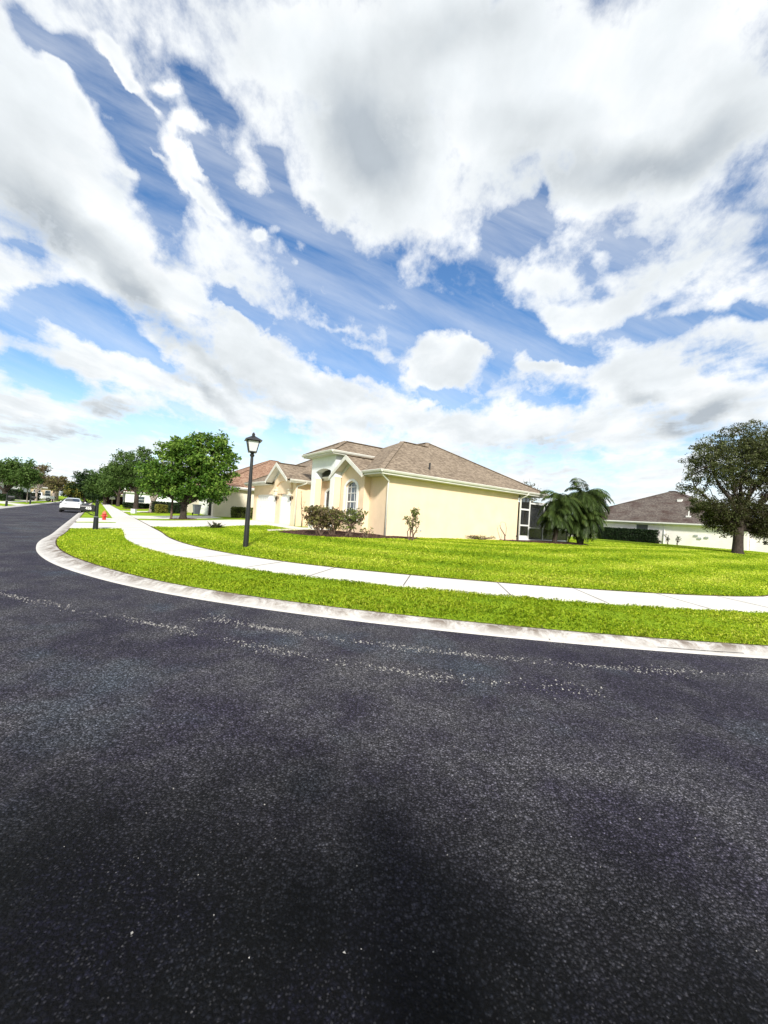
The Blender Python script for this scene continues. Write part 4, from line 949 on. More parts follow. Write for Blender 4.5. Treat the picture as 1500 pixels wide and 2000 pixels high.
tree('street_oak', 'wide oak with dark forked trunk to the right of the sidewalk', (-39.34, 61.75, .28),
     [(-.7, 0, 7.0, 3.2, 3.2, 2.2, .55), (-3.6, 0, 5.4, 1.8, 2, 1.7, .5), (2.5, 0, 6.2, 1.9, 2, 1.8, .55), (-1.5, 0, 4.3, 2.8, 2.4, .9, .35), (.8, 0, 9.0, 1.3, 1.3, .8, .6), (-2.2, 0, 8.2, 1.2, 1.2, .9, .6), (2.8, 0, 4.4, 1.4, 1.4, .9, .35)], 2.6, .34, M['leaf_oak'], M['bark'], dens=22, cr=.6, n=22, size=.30, seed=31, group=OAKS)
ring_bed(-39.34, 61.75, 1.7)
tree('street_oak', 'dense dark oak with low round crown at the left edge of the photo', (-58.5, 60.0, .22),
     [(-.5, 0, 4.4, 3.6, 3, 1.9, .5), (2.6, 0, 3.7, 2.2, 2.4, 1.6, .45), (-3.6, 0, 4.3, 2.4, 2.4, 2.0, .5), (1.2, 0, 5.7, 1.6, 1.6, .9, .6), (4.0, 0, 4.6, 1.3, 1.3, 1.2, .5), (3.4, 0, 6.0, .8, .8, .8, .6)], 1.4, .36, M['leaf_oak'], M['bark'], dens=24, cr=.6, n=22, size=.30, seed=33, group=OAKS)
x, y, z = at_ts(-20.9, 67.0)
tree('sapling', 'pale stemmed sapling behind the second left mailbox post', (x, y, z), [(.3, 0, 4.4, 1.1, 1.1, 1.2, .5), (.9, 0, 3.4, .9, .9, .8, .5)], 2.2, .07, M['leaf_pale'], M['palebark'], dens=16, cr=.5, n=16, size=.26, seed=41)
x, y, z = at_ts(-21.8, 88.0)
tree('leafy_tree', 'light brown green tree beside the pickup on the left side', (x, y, z), [(.3, 0, 5.2, 2.3, 2.2, 1.9, .5), (2.2, 0, 4.2, 1.6, 1.6, 1.3, .5), (-1.4, 0, 4.6, 1.8, 1.8, 1.5, .45), (1.2, 0, 6.8, 1.2, 1.2, .9, .55)], 1.6, .2, M['leaf_brown'], M['palebark'], dens=15, cr=.6, n=20, size=.32, seed=43)
FAR = 'far trees at the end of the street'
for (t_, s_, lobes, lm, lab, nm, sd) in [
    (-15.0, 130, [(0, 0, 7.6, 3.2, 3, 2.0), (3, 0, 6.4, 2.6, 3, 1.8), (-1, 0, 4.2, 4, 3, 2.4), (3, 0, 3, 3.5, 3, 2.4)], 'leaf_dark', 'tallest dark evergreen at the end of the street', 'evergreen_tree', 51),
    (-10.6, 96, [(0, 0, 6.4, 3.0, 3, 2.3), (-2.4, 0, 4.2, 2.2, 2.4, 1.8), (2.6, 0, 5.4, 2.2, 2.4, 2.0), (0, 0, 3.4, 3, 2.6, 1.5)], 'leaf_oak', 'broad green tree beyond the mailbox at the end of the sidewalk', 'evergreen_tree', 52),
    (-18.6, 132, [(0, 0, 4.6, 2.2, 2.2, 1.6, .6), (1.4, 0, 2.8, 3, 2.5, 1.6)], 'leaf_yellow', 'yellow green tree at the bend in the street', 'yellow_tree', 53),
    (-9.4, 118, [(0, 0, 6.4, 3.2, 3, 2.4), (-2, 0, 3.6, 3.5, 3, 2.4)], 'leaf_dark', 'dark rounded tree left of the far red brown roof', 'evergreen_tree', 54),
    (-8.6, 78, [(0, 0, 6.4, 2.8, 3, 2.2), (-2, 0, 4.6, 2, 2, 1.4), (2.4, 0, 5.4, 2, 2, 1.8)], 'leaf_oak', 'green oak directly behind the wide street oak', 'street_oak', 55),
    (-20.6, 108, [(0, 0, 4.0, 1.8, 2.0, 1.6), (1.0, 0, 5.2, 1.4, 1.6, 1.0)], 'leaf_brown', 'brown half bare tree above the parked white car', 'bare_tree', 56),
    (-13, 140, [(0, 0, 3.6, 5, 3, 3.4), (7, 0, 3.6, 5, 3, 3.4), (-6, 0, 2.6, 4, 3, 2.6)], 'leaf_dark', 'wide dark thicket closing the end of the street', 'thicket', 57),
    (-27.5, 112, [(0, 0, 6.2, 2.8, 2.6, 2.0), (-3, 0, 5.2, 2.6, 2.4, 2.0)], 'leaf_oak', 'rounded tree between the white house and the tall cream house', 'evergreen_tree', 58),
    (-33, 88, [(0, 0, 5.0, 4.0, 3, 2.2), (4, 0, 4.6, 2.6, 3, 2.0)], 'leaf_dark', 'dark tree against the white house on the far left', 'evergreen_tree', 59)]:
    x, y, z = at_ts(t_, s_)
    tree(nm, lab, (x, y, z), lobes, 2.0, .3, M[lm], M['bark'] if lm != 'leaf_brown' else M['palebark'], dens=13, cr=.85, n=22, size=.46, seed=sd, group=FAR, twigs=.6, extra=8 if lm == 'leaf_brown' else 0)
x, y = 20.3, 56.0
tree('roof_top_tree', 'pale green tree top rising behind the back slope of the brown roof', (x, y, .6), [(0, 0, 6.3, 1.3, 1.3, 1.3, .5, .8), (1.4, 0, 5.6, 1.2, 1.2, 1.2, .5, .8), (-1.3, 0, 5.9, 1.2, 1.2, 1.1, .5, .7)], 3, .2, M['leaf_pale'], M['palebark'], dens=15, cr=.5, n=18, size=.26, seed=61, extra=6)
# ---- hedges: clipped boxes of leaves over a dark core
def hedge(name, label, loc, rz, L_, W_, H_, leafm, size=.12, n=2600, seed=3, group=None, cat='hedge'):
    r_ = np.random.default_rng(seed); h = thing(name, label, cat, loc, rz, group)
    face = r_.integers(0, 6, n); u = r_.uniform(-.5, .5, n); v = r_.uniform(-.5, .5, n)
    p = np.zeros((n, 3)); wgt = np.array([H_*W_, H_*W_, L_*H_, L_*H_, L_*W_, L_*W_*.02]); face = r_.choice(6, n, p=wgt/wgt.sum())
    for k in range(3):
        for sg, fi in ((1, 2*k), (-1, 2*k+1)):
            mk = face == fi; o = [i for i in range(3) if i != k]; p[mk, k] = sg*.5; p[mk, o[0]] = u[mk]; p[mk, o[1]] = v[mk]
    rough = 1+r_.normal(0, .035, n)+.04*np.sin(u*23+v*9)
    p *= rough[:, None]; p *= np.array([L_, W_, H_]); p[:, 2] += H_/2
    V, tone = leaves(p, np.full(n, size*.9), 4, size, .6, np.clip(.5+r_.normal(0, .2, n), 0, 1), .3)
    V[:, :, 2] = np.maximum(V[:, :, 2], .01)
    np_mesh('foliage', V, 4, leafm, tone, h)
    m = MB()
    k = 0
    for xx in np.arange(-L_/2+.25, L_/2-.1, .45):
        m.tube([(xx, 0, -.1), (xx+.03, .02, .5*H_)], .025, 5)
        for q in range(6): m.tube([(xx, 0, .2*H_), (xx+random.uniform(-.2, .2), random.uniform(-.35, .35)*W_, random.uniform(.5, .9)*H_)], [.018, .006], 4)
    m.box(-L_*.46, L_*.46, -W_*.42, W_*.42, .06, H_*.93); m.build('branches', M['dark'], h)
    return h
x, y = l2w(44.0, 5.9)
hedge('box_hedge', 'dark green boxy clipped hedge in front of the pale rear house', (31.2, 50.0, .58), math.atan2(-A[1], -A[0])+R(8), 6.4, 1.1, 1.55, M['leaf_hedge'], .14, 4200, 3)
for (t_, s_, L_, sd, lb) in ((-1.55, 20.9, 1.35, 4, 'left leafy clipped shrub of the pair below the cream wall'), (-.1, 21.0, 1.25, 5, 'right leafy clipped shrub of the pair partly behind the lamp post')):
    x, y = l2w(t_+.6, s_+1.2); hedge('clipped_shrub', lb, (x, y, .58), TH, L_, .8, .98, M['leaf_bush'], .13, 700, sd, 'clipped shrubs beside the cream wall', 'shrub')
for (t_, s_, L_, Wd, Hh, lm, lb, nm) in ((-4.6, 33.5, 1.5, 1.2, 1.0, 'leaf_hedge', 'dark rounded topiary beside the white garage wall', 'topiary'), (-5.2, 37.5, 3.0, 1.2, 1.2, 'leaf_hedge', 'long dark hedge under the large leafy tree', 'dark_hedge'), (-6.0, 35.0, 1.0, .9, .9, 'leaf_yellow', 'yellow green bush behind the thick leafy tree trunk', 'bush'), (-6.4, 60.5, 4, 1.0, .8, 'leaf_hedge', 'low dark hedge in front of the far white house', 'dark_hedge'),
        (-8.4, 103, 3.2, 2, 2.0, 'leaf_red', 'dark red hedge before the red brown roof', 'red_hedge'), (-24.0, 88.5, 5, 1.4, 1.5, 'leaf_hedge', 'dark hedge in front of the white pickup', 'dark_hedge'), (-24.0, 66.0, 3.2, 1.2, .9, 'leaf_dark', 'low hedge under the dense left oak', 'dark_hedge'), (-25.0, 86.0, 2.5, 1.5, 1.8, 'leaf_hedge', 'tall dark hedge beside the white house pillar', 'dark_hedge')):
    x, y, z = at_ts(t_, s_); hedge(nm, lb, (x, y, z), TH+R(10), L_, Wd, Hh, M[lm], .2 if s_ > 50 else .14, 700, int(s_), None, 'hedge')
# ---- shrubs with visible stems
def shrub(name, label, loc, w_, h_, stems, leafm, n_tips=26, leaf=.12, nleaf=9, seed=1, group=None, spread=1., cr=.16, tone=.5, kink=.25, aspect=.45, low=.35):
    random.seed(seed); r_ = np.random.default_rng(seed); s_ = thing(name, label, 'shrub', loc, 0, group); m = MB(); tips = []
    for k in range(stems):
        a = random.uniform(-.12, .12)*w_; q = Vector((random.uniform(-.5, .5)*w_*spread, random.uniform(-.3, .3)*w_*spread, h_*random.uniform(.55, .85)))
        pts = limb(m, (a, random.uniform(-.08, .08), -.05), q, .028, .012, 5, kink, 6)
        for j in range(max(2, n_tips//stems)):
            b = pts[random.randint(2, 6)]; e = b+Vector((random.uniform(-.3, .3)*w_*.6, random.uniform(-.3, .3)*w_*.5, random.uniform(-.05, .36)*h_)); e.z = min(e.z, h_)
            limb(m, b, e, .011, .004, 4, .15, 4); tips.append(e)
    m.build('stems', M['twig'], s_)
    c = np.array([tuple(t) for t in tips]); c = c[c[:, 2] > h_*low*.6]
    V, tn_ = leaves(c, np.full(len(c), cr), nleaf, leaf, aspect, np.clip(tone+r_.normal(0, .2, len(c)), 0, 1), .3)
    np_mesh('foliage', V, 4, leafm, tn_, s_); return s_
BG = 'shrubs in the mulch bed below the arched window'
def at_z(x, y, dz=.02): return (x, y, gzf(x, y)+dz)
shrub('bed_shrub', 'dense brownish shrub at the left end of the mulch bed', at_z(-3.05, 18.5), 1.55, 1.3, 14, M['leaf_brown'], 140, .13, 17, 71, BG, 1.0, .19, .5)
shrub('bed_shrub', 'open shrub with bare twisted stems right below the arched window', at_z(-1.55, 18.4), 1.9, 1.25, 11, M['leaf_bush'], 74, .13, 12, 72, BG, 1.05, .17, .5, .3)
shrub('bed_shrub', 'low yellowish sprig beside the downspout in the mulch bed', at_z(-.75, 18.0), .8, .45, 5, M['leaf_bush'], 18, .1, 6, 73, BG, 1.0, .1, .8)
shrub('bed_shrub', 'middle brown shrub between the dense shrub and the open one', at_z(-2.35, 18.7), 1.2, 1.12, 9, M['leaf_brown'], 84, .12, 15, 77, BG, 1.0, .17, .55)
sb = shrub('small_bush', 'small crooked bush alone against the long yellow wall', at_z(1.35, 18.1), .85, 1.42, 6, M['leaf_bush'], 44, .11, 9, 74, None, .7, .13, .5, .3)
def twig(name, label, loc, paths, nl=0):
    s_ = thing(name, label, 'dead plant', loc); m = MB()
    for p, r0 in paths: m.tube(p, [r0*(1-.7*i/(len(p)-1)) for i in range(len(p))], 6)
    m.build('stem', M['twig'], s_)
    if nl:
        c = np.array([p[-1] for p, _ in paths]); V, tn_ = leaves(c, np.full(len(c), .1), nl, .09, .4, .6); np_mesh('leaf', V, 4, M['leaf_brown'], tn_, s_)
x, y = l2w(-1.0, 8.0)
twig('dead_sapling', 'thin bare sapling with forked top beside the garage wall', (x, y, gzf(x, y)), [([(0, 0, -.1), (.02, 0, .6), (-.03, 0, 1.2)], .035), ([(-.03, 0, 1.15), (-.12, 0, 1.5), (-.1, 0, 2.0), (-.16, 0, 2.3)], .025), ([(-.03, 0, 1.15), (.07, 0, 1.4), (.1, 0, 1.65)], .02)], 5)
x, y = 7.9, 25.1
twig('dead_sapling', 'bent bare stem arching near the right end of the long yellow wall', (x, y, .6), [([(0, 0, -.1), (-.03, 0, .35), (-.2, 0, .6), (-.35, 0, .8), (-.38, 0, 1.0)], .045), ([(.02, 0, .3), (.05, 0, .8), (-.05, 0, 1.15), (-.25, 0, 1.2), (-.4, 0, 1.1)], .014)], 3)
# dry groundcover at the wall
x, y = 6.0, 23.9
shrub('dry_groundcover', 'low dry yellowish weeds at the foot of the long yellow wall', (x, y, .58), 1.9, .28, 16, M['leaf_yellow'], 60, .09, 7, 75, None, 1., .14, .55, .1, .3)
# agave clump on the lawn
x, y = -9.75, 22.6
ag = thing('agave_plant', 'grey green spiky plant clump alone on the near lawn', 'plant', (x, y, gzf(x, y)))
Vv = []; random.seed(4)
for k in range(46):
    a = random.uniform(0, 2*math.pi); L_ = random.uniform(.3, .62); e = random.uniform(.15, .85); ox, oy = random.uniform(-.22, .22), random.uniform(-.15, .15)
    d = Vector((math.cos(a)*math.cos(e), math.sin(a)*math.cos(e), math.sin(e))); sd = Vector((-math.sin(a), math.cos(a), 0))*.05; b = Vector((ox, oy, 0)); up_ = Vector((0, 0, 1))
    Vv.append([b-sd, b+d*L_*.55-sd*1.1+up_*.03, b+d*L_, b+d*L_*.55+sd*1.1+up_*.03]); Vv.append([b-sd, b+sd, b+d*L_*.55+sd*1.1+up_*.03, b+d*L_*.55-sd*1.1+up_*.03])
np_mesh('leaf_rosette', np.array([[tuple(p) for p in q] for q in Vv]), 4, M['leaf_pale'], rng.uniform(0, 1, len(Vv)), ag)
# little plants before the rear house
for k, (px_, py_, hh, lb) in enumerate(((32.9, 46.9, .5, 'dark potted plant at the right end of the boxy hedge'), (34.0, 46.4, 1.1, 'thin upright plant before the pale rear wall'), (34.6, 45.6, 1.0, 'small dark bushy plant before the pale rear wall'), (33.4, 47.2, .35, 'tiny low plant beside the potted plant'))):
    shrub('wall_plant', lb, (px_, py_, gzf(px_, py_)), .7, hh, 4, M['leaf_hedge'], 16, .16, 6, 80+k, None, .8, .16, .5)
# ---- palms
def palm(name, label, loc, stems, seed, group):
    """stems: (path, crown list of (centre, fronds, length, wind))"""
    random.seed(seed); P_ = thing(name, label, 'palm tree', loc, 0, group); m = MB(); quads = []; tones = []; rach = MB()
    for path, rad, fr_n, fl, wind in stems:
        k = len(path); m.tube(path, [rad*(1.25-.4*i/(k-1)) for i in range(k)], 10); top = Vector(path[-1])
        for j in range(26):    # old leaf bases
            f = random.uniform(.25, .98); i = min(int(f*(k-1)), k-2); c = Vector(path[i]).lerp(Vector(path[i+1]), f*(k-1)-i); a = random.uniform(0, 6.28); d = Vector((math.cos(a), math.sin(a), .8)); m.tube([c+Vector((d.x, d.y, 0))*rad*.6, c+d*rad*1.5], [.03, .012], 4)
        for q in range(fr_n):
            az = q*2.399+random.uniform(-.3, .3); el = R(random.uniform(-50, 66)); L_ = fl*random.uniform(.8, 1.12)
            d = Vector((math.cos(az)*math.cos(el), math.sin(az)*math.cos(el), math.sin(el))); p = top.copy(); pts = [p.copy()]; N_ = 12
            for i in range(N_):
                d = (d+Vector((0, 0, -.14-.03*i*.35))+Vector(wind)*.05).normalized(); p = p+d*(L_/N_); pts.append(p.copy())
            rach.tube(pts, [.018*(1-.85*i/N_) for i in range(N_+1)], 4, False); tn0 = .35+.35*math.sin(el)+random.uniform(-.12, .12)
            if el < -.05: tn0 += random.choice((0, .4))
            for i in range(3, N_*4+1):
                f = i/(N_*4); j = min(int(f*N_), N_-1); b = pts[j].lerp(pts[j+1], f*N_-j); tg = (pts[j+1]-pts[j]).normalized(); sd = tg.cross(Vector((0, 0, 1)))
                sd = sd.normalized() if sd.length > .05 else Vector((1, 0, 0)); ll = L_*.27*math.sin(math.pi*min(1, .12+f*.86))**.7+.04
                for sg in (1, -1):
                    dd = (sd*sg*.85+tg*.75+Vector((0, 0, -.45))+Vector(wind)*.32+Vector((random.uniform(-.12, .12), random.uniform(-.12, .12), random.uniform(-.12, .12)))).normalized()
                    wv = tg.cross(dd).cross(dd).normalized()*.026; mid = b+dd*ll*.55+Vector((0, 0, .012)); e = b+dd*ll+Vector((0, 0, -ll*.22))
                    quads.append([tuple(b-tg*.014), tuple(mid-tg*.026), tuple(e), tuple(mid+tg*.026)]); tones.append(tn0+random.uniform(-.15, .15))
    np_mesh('fronds', np.array(quads), 4, M['leaf_palm'], np.array(tones), P_)
    rach.build('frond_stalks', M['leaf_bush'], P_); m.build('trunk', M['bark'], P_, smooth=False); return P_
PG = 'wind blown palms beside the screened porch'
palm('pygmy_palm', 'wind blown palm with crooked trunk in front of the screened porch', (11.6, 26.3, .6), [([(0, 0, -.1), (.05, 0, .5), (.2, 0, 1.3), (.3, .1, 2.25), (.42, .1, 2.85)], .13, 74, 1.95, (.5, -.1, -.2)), ([(.1, 0, -.1), (-.05, -.1, .8), (-.15, -.2, 1.9)], .08, 44, 1.5, (.2, 0, -.3))], 91, PG)
palm('pygmy_palm', 'taller wind blown palm with dark straight trunk right of the porch', (13.63, 26.9, .6), [([(0, 0, -.1), (.02, 0, .5), (.1, .1, 1.5), (.2, .2, 2.6), (.35, .2, 3.4)], .13, 78, 2.1, (1.0, 0, -.12)), ([(.05, -.1, -.1), (.12, -.25, .9), (.2, -.4, 1.95)], .10, 62, 1.6, (.3, -.1, -.3)), ([(0, .1, -.1), (-.2, 0, .8), (-.45, -.1, 1.7)], .09, 40, 1.5, (.1, 0, -.3))], 92, PG)

# ---- grass blades on the near turf
def in_poly(px_, py_, poly):
    inside = np.zeros(len(px_), bool); n = len(poly); j = n-1
    for i in range(n):
        xi, yi = poly[i]; xj, yj = poly[j]
        c = ((yi > py_) != (yj > py_)) & (px_ < (xj-xi)*(py_-yi)/(yj-yi+1e-12)+xi); inside ^= c; j = i
    return inside
def blades(name, N, x0, x1, y0, y1, mask, hmin, hmax, wd, seed):
    r_ = np.random.default_rng(seed); x = r_.uniform(x0, x1, N); y = r_.uniform(y0, y1, N)
    d = kd(x, y); t, s = w2l(x, y); keep = mask(x, y, d, t, s) & (np.abs(x) < y*1.08+1)
    dist = np.hypot(x, y); keep &= r_.random(N) < np.clip((9/dist)**1.5, 0, 1)
    x, y, d = x[keep], y[keep], d[keep]; dist = dist[keep]; N = len(x); z = gz(x, y)-.01
    # the turf grows in tufts: patchy height and tone
    pt = np.sin(x*2.1+np.sin(y*1.7)*1.5)*np.sin(y*2.7+np.sin(x*1.3)*1.8); p2 = np.sin(x*9+y*4)*np.sin(y*11-x*3)
    h = r_.uniform(hmin, hmax, N)*(1+.28*pt+.2*p2); a = r_.uniform(0, 2*np.pi, N); lean = r_.uniform(.25, 1.1, N); w_ = wd*r_.uniform(.6, 1.4, N)*np.clip(dist/9, .8, 3.2)
    dx, dy = np.cos(a), np.sin(a); b = np.stack([x, y, z], -1); sd = np.stack([-dy, dx, np.zeros(N)], -1)*w_[:, None]
    m1 = b+np.stack([dx*h*lean*.35, dy*h*lean*.35, h*.72], -1); tip = b+np.stack([dx*h*lean, dy*h*lean, h*(1.05-.35*lean)], -1)
    V = np.stack([b-sd*.7, b+sd*.7, m1+sd, tip, m1-sd], 1)
    mow = np.sin(d*2.6+np.sin(x*.35)*.8)*np.clip((d-3.9)/2, 0, 1)      # mower passes
    pl = np.sin(x*.55+1.3*np.sin(y*.4))*np.sin(y*.8+1.1*np.sin(x*.5+2)); tone = .45+.2*pl+.15*pt+.1*p2+.24*mow+r_.normal(0, .22, N)
    o = np_mesh(name, V, 5, M['grass'], tone); tag(o, kind='stuff'); return o
mb0 = [tuple(p) for p in chaikin(BEDS[0]+[BEDS[0][0]], 2)]; mb1 = [tuple(p) for p in chaikin(BEDS[1]+[BEDS[1][0]], 2)]
notdrive = lambda t, s: ~((s > 7.4) & (s < 12.3) | (s > 13.9) & (s < 19.0) | (s > 32))
blades('verge_grass', 850000, -16, 14, 4.5, 22, lambda x, y, d, t, s: (d > .485*np.interp(x, [-12, -7, -4, 0], [1.0, .95, .68, .56])) & (d < 2.47) & notdrive(t, s), .022, .05, .0044, 1)
blades('lawn_grass', 2400000, -16, 40, 7, 44, lambda x, y, d, t, s: (d > 3.935) & ~((s > 9.3) & (t < 0)) & ~((t > -.05) & (t < 17.9) & (s > -.05)) & (t < 43.5) & ~((t > -2.75) & (s > 4.55)) & ~in_poly(x, y, mb0) & ~in_poly(x, y, mb1), .03, .06, .0062, 2)
# ---- loose pale chippings worked out of the road surface
def chips(name, N, paths, width, seed, sz=(.005, .011)):
    r_ = np.random.default_rng(seed); P_ = []
    for p, n in paths:
        p = chaikin(np.array(p), 3); k = r_.random(n)*(len(p)-1); i = k.astype(int); f = (k-i)[:, None]; q = p[i]*(1-f)+p[np.minimum(i+1, len(p)-1)]*f
        e_ = np.minimum(k, len(p)-1-k)/(len(p)-1); keep = r_.random(n) < np.clip(e_*5+.15, 0, 1)*(.62+.38*np.sin(k*.55+len(P_))); w_ = width*(1.15+.45*np.sin(k*.9)+2.2*np.clip(.14-e_, 0, 1)/.14); q = q[keep]; w_ = w_[keep]; P_.append(q+r_.normal(size=(len(q), 2))*w_[:, None])
    q = np.concatenate(P_); n = len(q); s = r_.uniform(*sz, n)*r_.choice([1, 1, 1, 1.5], n); a = r_.uniform(0, 6.28, n)
    V = []
    ang = a[:, None]+np.array([0, 2.1, 4.2])[None]+r_.normal(0, .25, (n, 3))
    base = np.stack([q[:, None, 0]+np.cos(ang)*s[:, None], q[:, None, 1]+np.sin(ang)*s[:, None], np.full((n, 3), .0)], -1)
    top = np.concatenate([q+r_.normal(size=(n, 2))*s[:, None]*.3, (s*r_.uniform(.6, 1.1, n))[:, None]], 1)
    tri = np.concatenate([np.stack([base[:, i], base[:, (i+1) % 3], top], 1) for i in range(3)])
    o = np_mesh(name, tri, 3, M['chip']); tag(o, kind='stuff'); return o
M['chip'] = simple('pale_chipping', (.25, .24, .225), .8, .4, 30)
chips('loose_gravel', 0, [([(-7.6, 6.9), (-5.92, 6.12), (-3.94, 5.42), (-2.7, 5.05), (-1.37, 4.55), (-.3, 4.2), (.8, 4.0), (2.2, 3.9)], 1300), ([(-2.4, 5.55), (-1.63, 5.31), (-.21, 4.93), (1.64, 4.68), (3.0, 4.6), (5.2, 4.75)], 1700)], .05, 5)
chips('loose_gravel', 0, [([(-3, 3.6), (-1, 2.9), (.6, 2.4), (2.4, 2.9), (4, 4)], 150), ([(-2.6, 2.2), (-.6, 1.9), (-.15, 1.5), (0, 1.3)], 60), ([(1.6, 1.2), (1.2, 2), (1.5, 3)], 40)], .3, 6, (.0022, .0048))

# ------------------------------------------------------------------ the person taking the picture stands on the road; the sun is behind them
def person(loc):
    root = thing('person', 'person in dark clothes standing on the road with both hands raised holding a phone', 'person', loc)
    J = {'pelvis': (0, 0, .95, .20, .13), 'waist': (0, 0, 1.12, .195, .125), 'chest': (0, .0, 1.34, .215, .13), 'neck': (0, .01, 1.50, .06, .06), 'jaw': (0, .045, 1.575, .07, .085), 'head': (0, .03, 1.66, .08, .10), 'crown': (0, .02, 1.74, .06, .075)}
    E = [('pelvis', 'waist'), ('waist', 'chest'), ('chest', 'neck'), ('neck', 'jaw'), ('jaw', 'head'), ('head', 'crown')]
    for sx, nm in ((-1, 'l'), (1, 'r')):
        J.update({nm+'sh': (sx*.225, 0, 1.43, .075, .075), nm+'el': (-.50 if sx < 0 else .44, .10, 1.20, .06, .06), nm+'wr': (-.54 if sx < 0 else -.32, .30, 1.50, .03, .03), nm+'ha': (-.575 if sx < 0 else -.47, .335, 1.57, .036, .02),
                  nm+'hi': (sx*.10, 0, .88, .095, .095), nm+'kn': (sx*.115, .02, .49, .058, .06), nm+'an': (sx*.12, -.02, .09, .04, .045), nm+'to': (sx*.14, .15, .035, .045, .032)})
        E += [('chest', nm+'sh'), (nm+'sh', nm+'el'), (nm+'el', nm+'wr'), (nm+'wr', nm+'ha'), ('pelvis', nm+'hi'), (nm+'hi', nm+'kn'), (nm+'kn', nm+'an'), (nm+'an', nm+'to')]
        for k in range(4):
            b_ = J[nm+'ha']; J[f'{nm}f{k}'] = (b_[0]+(k-1.5)*.017, b_[1]+.012, b_[2]+.05, .009, .009); J[f'{nm}g{k}'] = (b_[0]+(k-1.5)*.018, b_[1]+.035, b_[2]+.075-.006*abs(k-1.3), .008, .008); E += [(nm+'ha', f'{nm}f{k}'), (f'{nm}f{k}', f'{nm}g{k}')]
        J[nm+'th'] = (b_[0]-sx*.045, b_[1]+.02, b_[2]+.015, .010, .010); E.append((nm+'ha', nm+'th'))
    K = list(J); me = bpy.data.meshes.new('body'); me.from_pydata([J[k][:3] for k in K], [(K.index(a), K.index(b)) for a, b in E], []); o = bpy.data.objects.new('body', me); COL.objects.link(o); o.parent = root
    sk = o.modifiers.new('skin', 'SKIN'); sv = me.skin_vertices[0].data
    for i, k in enumerate(K): sv[i].radius = J[k][3:5]
    sv[0].use_root = True; ss_ = o.modifiers.new('sub', 'SUBSURF'); ss_.levels = ss_.render_levels = 2; me.materials.append(simple('dark_clothes', (.03, .035, .05), .8))
    m = MB(); m.lathe([(.02, 1.60), (.088, 1.62), (.095, 1.68), (.085, 1.75), (.05, 1.79), (.01, 1.80)], 14, (0, -.01)); m.build('hair', M['bark'], root, smooth=True)
    return root
person((.52, -.40, 0))
ph = MB(); ph.box(-.04, .04, -.045, -.035, 1.53, 1.68); tag(ph.build('phone', M['black'], None, bevel=.003), 'dark phone held up in front of the person on the road', 'phone')

# ------------------------------------------------------------------ sky, sun, camera
SUN_EL, SUN_AZ = R(33), (.15, -1.0)           # sun behind the viewer, a little to the left
sd_ = Vector((SUN_AZ[0], SUN_AZ[1], 0)).normalized(); sdir = Vector((sd_.x*math.cos(SUN_EL), sd_.y*math.cos(SUN_EL), math.sin(SUN_EL)))
su = bpy.data.lights.new('sun', 'SUN'); su.energy = 3.9; su.angle = R(5.5); su.color = (1., .955, .88)
so_ = bpy.data.objects.new('sun', su); COL.objects.link(so_); so_.rotation_euler = (-sdir).to_track_quat('-Z', 'Y').to_euler()
wd_ = bpy.data.worlds.new('World'); scene.world = wd_; wd_.use_nodes = True; nt = wd_.node_tree; nt.nodes.clear(); g = G(nt)
SKYK = .10
out = g.n('ShaderNodeOutputWorld'); bg = g.n('ShaderNodeBackground'); bg.inputs[1].default_value = SKYK; g.l(bg.outputs[0], out.inputs[0])
sky = g.n('ShaderNodeTexSky', sky_type='NISHITA'); sky.sun_disc = False; sky.sun_elevation = SUN_EL; sky.sun_rotation = math.atan2(sd_.x, sd_.y); sky.air_density = 1.0; sky.dust_density = .6; sky.ozone_density = 2.2
tc = g.n('ShaderNodeTexCoord').outputs['Generated']
# cloud deck: direction -> flat layer; and direction -> tangent plane to the north for placing the big masses
xyz = g.n('ShaderNodeSeparateXYZ'); g.l(tc, xyz.inputs[0]); dx, dy, dz = xyz.outputs
dzp = g.math('ADD', g.math('MAXIMUM', dz, 0.), .10)
cmb = g.n('ShaderNodeCombineXYZ'); g.l(g.math('DIVIDE', dx, dzp), cmb.inputs[0]); g.l(g.math('DIVIDE', dy, dzp), cmb.inputs[1]); deck = cmb.outputs[0]
dyp = g.math('MAXIMUM', dy, .05); cmb2 = g.n('ShaderNodeCombineXYZ'); g.l(g.math('DIVIDE', dx, dyp), cmb2.inputs[0]); g.l(g.math('DIVIDE', dz, dyp), cmb2.inputs[1]); uv0 = cmb2.outputs[0]
def warp(v, scale, amt, det=4):
    c = g.vmath('SUBTRACT', g.noise(tc, scale, det, .6, out='Color'), (.5, .5, .5)); nd = g.n('ShaderNodeVectorMath', operation='SCALE'); g.l(c, nd.inputs[0]); nd.inputs['Scale'].default_value = amt
    return g.vmath('ADD', v, nd.outputs[0])
uv = warp(warp(uv0, 3.2, .17, 3), 11, .11, 6)
def S2UV(px, py):    # where the bearings noted from the photograph lie on the tangent plane
    r_ = R(3.8); u = px-750; v = py-1000; u2 = u*math.cos(r_)+v*math.sin(r_); v2 = -u*math.sin(r_)+v*math.cos(r_); p_ = R(.75)
    X_, Yd = u2/760, v2/760; yy = math.cos(p_)+math.sin(p_)*Yd; return X_/yy, (math.sin(p_)-math.cos(p_)*Yd)/yy
